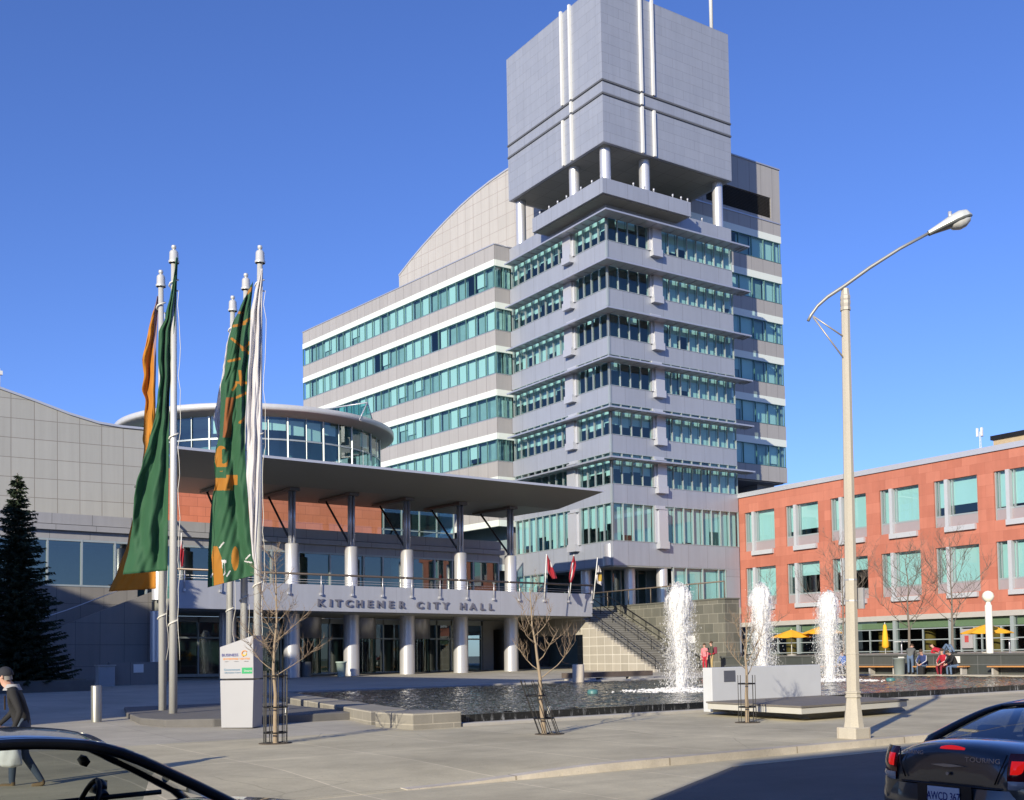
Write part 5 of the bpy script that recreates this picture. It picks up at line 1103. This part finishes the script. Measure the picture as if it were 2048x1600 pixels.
# ------------------------------------------------------------------ people
def person(label, loc, yaw, J, cols, group=None, extra=None, scale=1.0, fingers=True):
    """one continuous skinned body; J gives joints in a frame with x to the person's right, y ahead and z up"""
    J = {k: Vector(v) for k, v in J.items()}; S = scale
    V, E, Rd, T = [], [], [], []; idx = {}
    def add(k, p, r, par=None, tagm='top'):
        idx[k] = len(V); V.append(Vector(p)*S); Rd.append(r*S); T.append(tagm)
        if par is not None: E.append((idx[par], idx[k], tagm))
    add('pelvis', J['pelvis'], .135, None, 'top' if 'cap' in cols else 'bot'); add('waist', J['pelvis'].lerp(J['chest'], .45), .132, 'pelvis', 'top'); add('chest', J['chest'], .155, 'waist')
    add('neck', J['neck'], .058, 'chest', 'top'); hd = (J['head']-J['neck']).normalized(); fwd = J.get('look', Vector((0, 1, 0))).normalized()
    add('jaw', J['neck']+hd*.10+fwd*.025, .068, 'neck', 'skin'); add('skull', J['neck']+hd*.19+fwd*.012, .092, 'jaw', 'skin'); add('crown', J['neck']+hd*.265, .06, 'skull', 'skin')
    for s_, sx in (('L', -1), ('R', 1)):
        add('hip'+s_, J['pelvis']+Vector((sx*.095, 0, -.05)), .098, 'pelvis', 'bot'); add('knee'+s_, J['knee'+s_], .066, 'hip'+s_, 'bot'); add('ank'+s_, J['ank'+s_], .046, 'knee'+s_, 'bot')
        ft = J.get('toe'+s_, J['ank'+s_]+Vector((sx*.02, .17, -.045))); add('heel'+s_, J['ank'+s_]+Vector((0, -.03, -.045)), .038, 'ank'+s_, 'shoe'); add('toe'+s_, ft, .036, 'heel'+s_, 'shoe')
        add('sho'+s_, J['sho'+s_], .07, 'chest', 'top'); add('elb'+s_, J['elb'+s_], .048, 'sho'+s_, 'top'); add('wri'+s_, J['wri'+s_], .033, 'elb'+s_, 'top')
        d = (J['wri'+s_]-J['elb'+s_]).normalized(); add('palm'+s_, J['wri'+s_]+d*.07, .03, 'wri'+s_, 'skin')
        if fingers:
            sd = d.cross(Vector((0, 1, .3))).normalized(); dn = sd.cross(d).normalized(); P0 = J['wri'+s_]+d*.09
            for k, (o_, l) in enumerate(((-.03, .07), (-.01, .08), (.01, .075), (.03, .06))):
                a = P0+sd*o_; add('f%s%d' % (s_, k), a+d*l*.5, .0095, 'palm'+s_, 'skin'); add('g%s%d' % (s_, k), a+d*l*.9-dn*.02, .008, 'f%s%d' % (s_, k), 'skin')
            add('t'+s_, J['wri'+s_]+d*.05+sd*.045*sx, .011, 'palm'+s_, 'skin'); add('u'+s_, J['wri'+s_]+d*.085+sd*.055*sx, .009, 't'+s_, 'skin')
    me = bpy.data.meshes.new('body'); me.from_pydata([tuple(v) for v in V], [(a, b) for a, b, _ in E], []); ob = bpy.data.objects.new('tmp', me); COL.objects.link(ob)
    md = ob.modifiers.new('skin', 'SKIN'); md.use_smooth_shade = True
    sv = me.skin_vertices[0].data
    for i, r in enumerate(Rd): sv[i].radius = (r, r)
    sv[0].use_root = True
    ss = ob.modifiers.new('sub', 'SUBSURF'); ss.levels = 2; ss.render_levels = 2
    dg = bpy.context.evaluated_depsgraph_get(); body = bpy.data.meshes.new_from_object(ob.evaluated_get(dg)); bpy.data.objects.remove(ob)
    body.name = 'body'; body.materials.clear(); order = ['top', 'bot', 'skin', 'shoe']
    for k in order: body.materials.append(cols[k])
    for po in body.polygons:
        c = po.center; best = 9; bt = 'top'
        for a, b, tg in E:
            A, B = V[a], V[b]; ab = B-A; q = max(0, min(1, (c-A).dot(ab)/max(ab.length_squared, 1e-9))); dd = (c-A-ab*q).length-.5*(Rd[a]+(Rd[b]-Rd[a])*q)
            if dd < best: best, bt = dd, tg
        po.material_index = order.index(bt); po.use_smooth = True
    root = thing('person', label, 'person', loc, yaw, group); o = bpy.data.objects.new('body', body); COL.objects.link(o); o.parent = root
    # hair or cap, eyes and nose sit on the head
    sk = V[idx['skull']]; f2 = fwd; rt = f2.cross(hd).normalized(); u2 = rt.cross(f2)
    def ell(u, v, k=1.09, lo=.0):
        th = 2*math.pi*u; ph = (math.pi*.56)*v; q = Vector((math.sin(ph)*math.cos(th), math.sin(ph)*math.sin(th), math.cos(ph))); back = -.028
        return sk+(rt*q.x*.088+f2*(q.y*.1+back)+u2*(q.z*.105+.012))*k*S
    hm = MB().grid(lambda u, v: ell(u, v), 18, 8); hm.build('cap' if 'cap' in cols else 'hair', cols.get('cap') or cols['hair'], root, local=True)
    if 'cap' in cols:
        m_ = MB().grid(lambda u, v: sk+(rt*(.075*math.cos(math.pi*u))+f2*(.062+.085*v*math.sin(math.pi*u))+u2*(.045-.02*v))*S, 12, 3); q = m_.build('peak', cols['cap'], root, local=True); q.modifiers.new('t', 'SOLIDIFY').thickness = .008
        m_ = MB().grid(lambda u, v: sk+(rt*.089*math.cos(math.pi*u+math.pi)-f2*(.02+.092*math.sin(math.pi*u))+u2*(.03-.10*v))*S*1.02, 12, 3); m_.build('hair', cols['hair'], root, local=True)
    jw = V[idx['jaw']]; nz = MB()
    nz.tube([jw+(f2*.075+u2*.085)*S, jw+(f2*.098+u2*.05)*S, jw+(f2*.07+u2*.04)*S], [.008*S, .016*S, .01*S], 6); nz.build('nose', cols['skin'], root, local=True)
    ey = MB()
    for sx in (-1, 1): drop(ey, jw+(f2*.082+u2*.092+rt*.03*sx)*S, .011*S)
    ey.build('eyes', K['black'], root, local=True)
    m_ = MB()
    for sx in (-1, 1): drop(m_, sk+(rt*.093*sx-u2*.02)*S, .02*S, Vector((.6, 1, 1.5)))
    m_.build('ears', cols['skin'], root, local=True)
    if extra: extra(root, V, idx)
    return root
SK = plain('skin', (.52, .30, .22), .6, 0, .06)
cl = lambda n, c: plain(n, c, .85, 0, .18, 8, .2)
JEAN, DJEAN, BLK, WHT, NAVY, RED, GREY, KHAKI, BRN, SHOEW = cl('blue_denim', (.10, .15, .24)), cl('dark_denim', (.04, .06, .11)), cl('black_fabric', (.016, .016, .018)), cl('white_fabric', (.7, .7, .7)), cl('navy_fabric', (.03, .05, .16)), cl('red_fabric', (.42, .015, .035)), cl('grey_fabric', (.12, .125, .12)), cl('khaki_fabric', (.42, .31, .14)), cl('brown_hair', (.06, .035, .02)), cl('white_shoe', (.7, .7, .68))
GHAIR = cl('grey_hair', (.32, .30, .27))
def pose(**k):
    d = dict(pelvis=(0, 0, .95), chest=(0, .02, 1.33), neck=(0, .02, 1.5), head=(0, .04, 1.7), kneeL=(-.1, .03, .51), kneeR=(.1, .03, .51), ankL=(-.1, 0, .09), ankR=(.1, 0, .09),
             shoL=(-.18, .02, 1.42), shoR=(.18, .02, 1.42), elbL=(-.23, 0, 1.13), elbR=(.23, 0, 1.13), wriL=(-.22, .08, .88), wriR=(.22, .08, .88)); d.update(k); return d
def seat_pose(dx=0, lean=.22, **k):
    d = dict(pelvis=(0, .0, .53), chest=(0, lean*.75, .92), neck=(0, lean+.03, 1.08), head=(0, lean+.12, 1.27), look=(0, 1, -.35), kneeL=(-.14, .45, .50), kneeR=(.14, .45, .50), ankL=(-.15, .42, .09), ankR=(.15, .42, .09),
             shoL=(-.18, lean*.85, 1.0), shoR=(.18, lean*.85, 1.0), elbL=(-.24, lean+.12, .74), elbR=(.24, lean+.12, .74), wriL=(-.1, lean+.28, .62), wriR=(.1, lean+.28, .62)); d.update(k); return d
# pedestrian at the left edge, stooping forward as he walks away to the left with a shopping bag
def bag_extra(root, V, idx):
    w_ = V[idx['palmL']]; m_ = MB()
    def f(u, v):
        th = 2*math.pi*u; r = (.03+.12*math.sin(min(1, v*1.25)*math.pi*.62)**1.1)*(1 if v < .93 else (1-v)/.07*.8+.2); return (w_.x+r*.75*math.cos(th)*(1+.1*math.sin(5*th+4*v)), w_.y+r*math.sin(th)*(1+.12*math.sin(3*th-6*v)), w_.z-.02-.44*v)
    m_.grid(f, 24, 16); m_.build('shopping_bag', cl('white_plastic', (.68, .70, .70)), root, local=True)
    ck = V[idx['neck']]; m_ = MB()
    def g(u, v): th = 2*math.pi*u; r = .085+.045*v; return (ck.x+r*math.cos(th)*1.1, ck.y-.02+r*math.sin(th), ck.z+.045-.085*v)
    m_.grid(g, 20, 4); m_.build('grey_collar', cl('grey_hood', (.34, .34, .35)), root, local=True)
    m_ = MB(); c = V[idx['chest']]; m_.grid(lambda u, v: (c.x+.05*(u-.5)*2, c.y+.148-.02*abs(u-.5), c.z-.16+.2*v), 4, 4); m_.build('shirt_print', cl('gold_print', (.6, .34, .04)), root, local=True)
person('elderly man in black jacket and cap walking left past the black car, carrying a bag', (2.86, 16.75, .075), math.atan2(.556, -.831)-math.pi/2+.25,
       pose(pelvis=(0, -.02, .92), chest=(0, .09, 1.29), neck=(0, .15, 1.45), head=(0, .24, 1.62), look=(0, 1, -.15), shoL=(-.2, .10, 1.38), shoR=(.2, .12, 1.38), elbL=(-.27, -.02, 1.10), elbR=(.26, .18, 1.08), wriL=(-.25, .08, .86), wriR=(.22, .34, .92),
            kneeR=(.1, .14, .50), ankR=(.1, .16, .09), kneeL=(-.1, -.04, .50), ankL=(-.1, -.27, .12), toeL=(-.1, -.13, .05)), dict(top=BLK, bot=cl('worn_dark_jeans', (.06, .085, .13)), skin=SK, shoe=cl('tan_shoe', (.2, .14, .08)), hair=GHAIR, cap=cl('black_cap', (.02, .022, .03))), extra=bag_extra, scale=.99)
toY = math.pi/2     # facing -x, towards the street side of the wall
def backpack(root, V, idx):
    c = V[idx['chest']]; m_ = MB(); m_.box(c.x-.15, c.x+.15, c.y-.34, c.y-.13, c.z-.3, c.z+.12); m_.build('backpack', cl('maroon_pack', (.17, .03, .05)), root, local=True, bevel=.05)
    p_ = V[idx['pelvis']]; m_ = MB().tube([p_+Vector((.19*math.cos(a*.5), .16*math.sin(a*.5), .08+.02*math.sin(a))) for a in range(14)], .055, 6); m_.build('tied_jacket', RED, root, local=True)
person('person with a maroon backpack and khaki trousers standing at the foot of the stairs', (47.6, 49.2, .62), .9, pose(elbR=(.22, .1, 1.15), wriR=(.1, .3, 1.2)), dict(top=cl('olive_fabric', (.07, .075, .05)), bot=KHAKI, skin=SK, shoe=BLK, hair=BRN), extra=backpack)
person('person in pale red top and red trousers standing by the stairs behind the jet', (49.3, 51.6, .53), toY+.3, pose(), dict(top=cl('red_white_jacket', (.62, .2, .22)), bot=RED, skin=SK, shoe=SHOEW, hair=BRN))
def stripe(root, V, idx):
    for s_ in 'LR':
        a, b, c = V[idx['sho'+s_]], V[idx['elb'+s_]], V[idx['wri'+s_]]; sx = -1 if s_ == 'L' else 1; o_ = Vector((sx*.04, -.0, .03)); m_ = MB().tube([a+o_, b+o_*.9, c+o_*.6], .02, 5); m_.build('sleeve_stripe', WHT, root, local=True)
def with_bag(root, V, idx):
    stripe(root, V, idx); p_ = V[idx['kneeR']]; m_ = MB().box(p_.x-.38, p_.x-.08, p_.y-.02, p_.y+.2, .02, .5); m_.build('black_bag', BLK, root, local=True, bevel=.05)
person('seated person in navy jacket with white sleeve stripes, black bag at feet', (49.0, 35.2, .36), toY+.15, seat_pose(), dict(top=NAVY, bot=JEAN, skin=SK, shoe=BLK, hair=BRN), extra=with_bag)
person('seated person in a red tracksuit with white stripes and white shoes', (49.0, 34.0, .36), toY-.1, seat_pose(lean=.16, ankL=(-.2, .55, .09), ankR=(.15, .35, .09), head=(0, .2, 1.3)), dict(top=RED, bot=cl('maroon_trousers', (.22, .015, .03)), skin=SK, shoe=SHOEW, hair=BRN), extra=stripe)
person('seated person in black jacket and pale jeans bent forward at the bench end', (49.0, 33.35, .36), toY-.35, seat_pose(lean=.33, head=(0, .5, 1.16)), dict(top=BLK, bot=JEAN, skin=SK, shoe=BLK, hair=BRN))
person('person in grey shirt and jeans leaning over the granite wall', (48.95, 36.0, .43), -math.pi/2+.45, pose(pelvis=(0, -.05, .93), chest=(0, .22, 1.22), neck=(0, .38, 1.34), head=(0, .52, 1.45), look=(0, 1, -.5), shoL=(-.18, .28, 1.3), shoR=(.18, .28, 1.3), elbL=(-.22, .45, 1.05), elbR=(.22, .45, 1.05), wriL=(-.12, .62, 1.08), wriR=(.12, .62, 1.08)), dict(top=GREY, bot=JEAN, skin=SK, shoe=BLK, hair=BRN))
person('person in red with raised jeans knees reclining on top of the granite wall', (50.35, 35.05, 1.47), math.pi, dict(pelvis=(0, 0, .12), chest=(0, -.36, .22), neck=(0, -.52, .3), head=(0, -.68, .42), look=(0, .5, .9), kneeL=(-.1, .38, .48), kneeR=(.1, .30, .5), ankL=(-.1, .62, .09), ankR=(.1, .58, .09), shoL=(-.18, -.44, .24), shoR=(.18, -.44, .24), elbL=(-.26, -.5, .06), elbR=(.26, -.5, .06), wriL=(-.25, -.24, .05), wriR=(.25, -.24, .05)), dict(top=RED, bot=JEAN, skin=SK, shoe=BLK, hair=BRN))
person('person in blue and white jacket sitting on the bench left of the lamp post', (49.0, 40.35, .36), toY+.2, seat_pose(lean=.1), dict(top=cl('royal_blue_fabric', (.05, .13, .42)), bot=cl('grey_trousers', (.2, .2, .22)), skin=SK, shoe=SHOEW, hair=BRN), extra=stripe)
# ------------------------------------------------------------------ cars
def car(label, loc, yaw, paint, lit=False, plate=None, plate_left=None, hs=1.0):
    root = thing('parked_car' if not lit else 'waiting_car', label, 'car', loc, yaw); L_, W2 = 4.84, .895
    # stations run from the tail (x = 0) to the nose; half width, sill, shoulder, top
    st_ = [(.00, .60, .36, .70, .90), (.05, .72, .27, .79, .985), (.22, .81, .22, .84, 1.035), (.6, .862, .20, .87, 1.03), (.98, .885, .19, .89, .99), (1.15, .89, .19, .895, .62), (1.6, .895, .18, .895, .55), (2.3, .895, .18, .89, .52), (3.0, .895, .18, .88, .55), (3.3, .893, .18, .87, .70),
           (3.45, .89, .19, .86, .95), (3.8, .88, .2, .835, .945), (4.25, .86, .22, .79, .88), (4.6, .80, .25, .70, .80), (4.76, .70, .30, .60, .70), (4.84, .55, .36, .52, .6)]
    m_ = MB(); ring = []
    for x, w_, zb, zs, zt in st_:
        tub = 1.1 < x < 3.4; iw = .70 if tub else .62
        half = [(0, zb), (.8*w_, zb), (.95*w_, zb+.06), (w_, zb+(zs-zb)*.45), (.985*w_, zs-.10), (.93*w_, zs), ((.86 if tub else iw)*w_, zs+.01 if tub else zs+(zt-zs)*.72), ((.80 if tub else .3)*w_, zt if tub else zs+(zt-zs)*.96), (0, zt)]
        pts = half + [(-a, b) for a, b in half[-2:0:-1]]
        ring.append([(x, -a, b) for a, b in pts])
    n = len(ring[0]); b0 = 0
    for rg in ring: m_.v += rg
    for i in range(len(ring)-1):
        for k in range(n): m_.f.append((i*n+k, i*n+(k+1) % n, (i+1)*n+(k+1) % n, (i+1)*n+k)); m_.m.append(0); m_.sm.append(True)
    m_.f.append(tuple(range(n-1, -1, -1))); m_.f.append(tuple((len(ring)-1)*n+k for k in range(n))); m_.m += [0, 0]; m_.sm += [True, True]
    body = m_.build('body', paint, root, local=True); s_ = body.modifiers.new('sub', 'SUBSURF'); s_.levels = 2; s_.render_levels = 2
    # bumper seam and boot lid seam
    # greenhouse along a profile of (x, z, half width)
    pf = [(.80, .965, .71), (1.15, 1.14, .645), (1.5, 1.285, .585), (1.78, 1.345, .56), (2.2, 1.382, .555), (2.55, 1.378, .56), (2.86, 1.325, .58), (3.2, 1.155, .64), (3.56, .945, .72)]
    pf = [(x, .95+(z-.95)*hs if z > .95 else z, h) for x, z, h in pf]
    def pr(t):
        i = min(int(t*(len(pf)-1)), len(pf)-2); q = t*(len(pf)-1)-i; g = lambda k: pf[max(0, min(len(pf)-1, k))]
        a, b, c, d = g(i-1), g(i), g(i+1), g(i+2)
        return [.5*((2*b[j])+(-a[j]+c[j])*q+(2*a[j]-5*b[j]+4*c[j]-d[j])*q*q+(-a[j]+3*b[j]-3*c[j]+d[j])*q**3) for j in range(3)]
    def skin_(t0, t1, inset=0, crown=.035):
        def f(u, v):
            x, z, h = pr(t0+(t1-t0)*v); y = (u*2-1)*(h-inset); return (x, y, z+crown*(1-(u*2-1)**2)*min(1, 4*min(t0+(t1-t0)*v, 1-(t0+(t1-t0)*v))+.3))
        return f
    rf = MB().grid(skin_(.355, .74), 14, 10).build('roof', paint, root, local=True); q = rf.modifiers.new('t', 'SOLIDIFY'); q.thickness = .03; q.offset = -1
    MB().grid(skin_(.015, .355, .04), 12, 8).build('rear_window', K['cglass_d'], root, local=True); MB().grid(skin_(.74, .985, .04), 12, 8).build('windscreen', K['cglass'], root, local=True)
    m_ = MB()
    for sx in (-1, 1):
        pts = [Vector(((p_ := pr(t/30))[0], sx*p_[2], p_[1]+.008)) for t in range(31)]; m_.tube([Vector((.70, sx*.70, .90))]+pts+[Vector((3.68, sx*.73, .84))], [.044]+[.03+.014*max(0, 1-t/9) for t in range(31)]+[.03], 8)
        m_.tube([(2.12, sx*.565, .95+.41*hs), (2.20, sx*.80, .90)], [.035, .05], 6)
    m_.build('pillar', paint, root, local=True)
    belt = lambda x: .905-.01*abs(x-2)
    for sx, nm in ((-1, 'side_window'), (1, 'side_window')):
        m_ = MB()
        for a, b in ((3, 15), (15, 28)):
            top = [pr(t/30) for t in range(a, b+1)]; f = [(x, sx*(h-.012), z-.02) for x, z, h in top]; x0, x1 = top[0][0], top[-1][0]
            g = [(x, sx*.81, belt(x)) for x in (x1, x0)]
            if sx == -1 and plate_left and b == 28: continue
            m_.face(f+g)
        m_.build(nm, K['cglass'], root, local=True)
    for sx in (-1, 1): m_ = MB().tube([(.95, sx*.80, .945), (1.6, sx*.825, .925), (2.6, sx*.83, .915), (3.5, sx*.79, .935)], .018, 6); m_.build('belt_trim', K['black'], root, local=True)
    # inside
    sc = plain('seat_cloth', (.05, .05, .055), .9)
    for x in (1.45, 2.35):
        for sy in (-.38, .38):
            m_ = MB(); m_.hexa([(x-.05, sy-.24, .45), (x+.45, sy-.24, .45), (x+.45, sy+.24, .45), (x-.05, sy+.24, .45), (x-.22, sy-.22, 1.02), (x-.1, sy-.22, 1.02), (x-.1, sy+.22, 1.02), (x-.22, sy+.22, 1.02)]); m_.build('seat', sc, root, local=True, bevel=.05)
            m_ = MB(); zz = 1.05-.22*(1-hs)*2; m_.box(x-.24, x-.13, sy-.13, sy+.13, zz, zz+.16); m_.build('headrest', sc, root, local=True, bevel=.04)
    m_ = MB(); m_.box(3.05, 3.5, -.72, .72, .6, .9); m_.build('dashboard', sc, root, local=True, bevel=.06)
    m_ = MB(); c = Vector((2.93, .37, .92)); m_.tube([c+Vector((.07*math.cos(a*math.pi/10), .185*math.sin(a*math.pi/10), .165*math.cos(a*math.pi/10))) for a in range(21)], .016, 6); m_.tube([c+Vector((.0, -.17, 0)), c+Vector((.04, 0, -.02)), c+Vector((0, .17, 0))], .015, 5); m_.tube([c+Vector((.03, 0, 0)), c+Vector((.35, 0, -.14))], .03, 6); m_.build('steering_wheel', K['black'], root, local=True)
    m_ = MB(); drop(m_, Vector((2.84, 0, 1.24*hs+.95*(1-hs))), .05, Vector((.5, 2.6, .75))); m_.build('rear_view_mirror', K['black'], root, local=True)
    for sx in (-1, 1):
        m_ = MB(); drop(m_, Vector((3.14, sx*.95, .985)), .09, Vector((.75, 1.05, .72))); m_.tube([(3.15, sx*.8, .93), (3.14, sx*.92, .97)], .03, 6); m_.build('door_mirror', paint, root, local=True)
    tyre = plain('tyre_rubber', (.02, .02, .02), .85)
    for x in (1.02, 3.8):
        for sx in (-1, 1):
            prof = [(.20, -.10), (.30, -.105), (.325, -.08), (.325, .08), (.30, .105), (.20, .10)]
            def ro(pf_, mat, nm, par):
                q = MB().lathe(pf_, (0, 0, 0), 28); q.v = [(x+a, sx*.80+c*sx, .325+b) for a, b, c in q.v]; return q.build(nm, mat, par, local=True)
            wh = ro(prof, tyre, 'tyre', root); ro([(.20, .09), (.19, .06), (.06, .07), (0, .085)], K['alu'], 'rim', wh)
            m_ = MB(); m_.v = []; q = MB().lathe([(.37, .0), (.36, .02), (.0, .02)], (0, 0, 0), 24); q.v = [(x+a, sx*(.868+c*.3), .335+b) for a, b, c in q.v]; q.build('wheel_arch', K['black'], root, local=True)
    # tail: lamps, plate, trim
    on = emit('brake_light_on', (.75, .012, .008), .55) if lit else plain('red_lens', (.3, .01, .01), .15)
    dkr = plain('dark_red_lens', (.10, .006, .008), .12); clr = plain('clear_lens', (.35, .35, .36), .12)
    for sx in (-1, 1):
        def lampf(y0, y1, z0, z1, off):
            def f(u, v):
                y = y0+(y1-y0)*u; z = z0+(z1-z0)*v; x = .02+.30*max(0, (abs(y)-.50)/.36)**1.9-.02*math.sin(math.pi*u)*math.sin(math.pi*v)+.14*max(0, (z-.74)/.3)**2-off; return (x, sx*y, z)
            return f
        hs = MB().grid(lampf(.53, .86, .68, .95, .020), 12, 10).build('tail_light', dkr, root, local=True)
        MB().grid(lampf(.56, .66, .78, .89, .032), 8, 8).build('lit_lens', on, hs, local=True); MB().grid(lampf(.54, .84, .655, .725, .030), 8, 3).build('reverse_lens', clr, hs, local=True)
    m_ = MB().grid(lambda u, v: (.055+.02*v-.018*math.sin(math.pi*u), (u-.5)*.34, .955+.035*v*math.sin(math.pi*u)+.0), 10, 3); m_.build('high_brake_light', on, root, local=True)
    bk = plain('bumper_shadow', (.008, .008, .01), .4)
    m_ = MB(); m_.tube([(.30, -.84, .665), (.08, -.66, .655), (-.012, -.40, .65), (-.02, 0, .648), (-.012, .40, .65), (.08, .66, .655), (.30, .84, .665)], .010, 6); m_.tube([(.045, -.515, .935), (-.006, -.485, .82), (-.012, -.43, .69)], .007, 5); m_.tube([(.045, .515, .935), (-.006, .485, .82), (-.012, .43, .69)], .007, 5); m_.build('panel_gap', bk, root, local=True)
    bump_ = MB(); bp = [(.36, .88), (.12, .72), (.0, .45), (-.035, 0), (.0, -.45), (.12, -.72), (.36, -.88)]
    def bf(u, v):
        i = min(int(u*6), 5); q = u*6-i; x = bp[i][0]+(bp[i+1][0]-bp[i][0])*q; y = bp[i][1]+(bp[i+1][1]-bp[i][1])*q; return (x-.055*math.sin(math.pi*(.15+.75*v)), y, .64-.36*v)
    bump_.grid(bf, 24, 8); bump_.build('rear_bumper', paint, root, local=True)
    m_ = MB(); m_.box(-.085, -.078, -.26, .26, .47, .66); m_.build('plate_recess', bk, root, local=True)
    m_ = MB(); m_.box(-.098, -.087, -.155, .155, .485, .64); pl_ = m_.build('number_plate', plain('plate_white', (.62, .66, .72), .4, 0, .02), root, local=True, bevel=.006)
    if plate: text('plate_text', plate, .098, (-.100, 0, .528), (0, -1, 0), (0, 0, 1), plain('plate_blue', (.02, .03, .2), .5), pl_, .001, .001, .66)
    if lit:
        ch = plain('chrome_badge', (.30, .30, .32), .3, .8)
        text('badge_text', 'TOURING', .058, (-.022, -.33, .865), (0, -1, 0), (.1, 0, 1), ch, root, .002, .0, 1.25); text('badge_text', 'SEBRING', .05, (-.022, .34, .90), (0, -1, 0), (.1, 0, 1), ch, root, .002, .0, 1.1)
        m_ = MB(); m_.prism([(-.16, .822), (-.03, .808), (.03, .808), (.16, .822), (.04, .834), (-.04, .834)], -.030, -.022, axis='x'); m_.lathe([(.0, 0), (.022, 0)], (0, 0, 0), 8); m_.v = m_.v; m_.build('wing_badge', ch, root, local=True)
        m_ = MB(); m_.tube([(-.03, 0, .75), (-.018, 0, .75)], .016, 10); m_.build('lock', ch, root, local=True)
    # nose
    for sx in (-1, 1):
        m_ = MB().grid(lambda u, v: (4.62+.13*math.cos(u*1.5)-.05*v, sx*(.42+.36*u), .60+.12*v), 8, 4); m_.build('headlight', clr, root, local=True)
    m_ = MB(); m_.box(4.80, 4.86, -.32, .32, .44, .56); m_.build('grille', K['black'], root, local=True)
    return root
def car_paint(name, col):
    m, t, p = new_mat(name); p.inputs['Base Color'].default_value = (*col, 1); p.inputs['Roughness'].default_value = .28; p.inputs['Metallic'].default_value = .35
    p.inputs['Coat Weight'].default_value = 1; p.inputs['Coat Roughness'].default_value = .03
    t.links.new(ramp(t, noise(t, 6, 4), -1.2, 2.4), p.inputs['Coat Roughness']) if False else None
    return m
K['cglass'] = glass('car_glass', (.50, .54, .53), .07, 1.5, (1, 1, 1)); K['cglass_d'] = glass('dark_rear_glass', (.30, .34, .35), .13, 1.5, (1, 1, 1))
car('dark blue grey sedan seen from behind with glowing brake lights at the right edge', (8.44, 5.85, 0), R(1), car_paint('dark_grey_blue_paint', (.045, .052, .058)), True, 'AWCD 367', hs=.72)
car('black car with an open side window cut off by the lower left corner', (-1.40, 6.55, .05), R(0), car_paint('black_paint', (.006, .007, .010)), False, None, True)
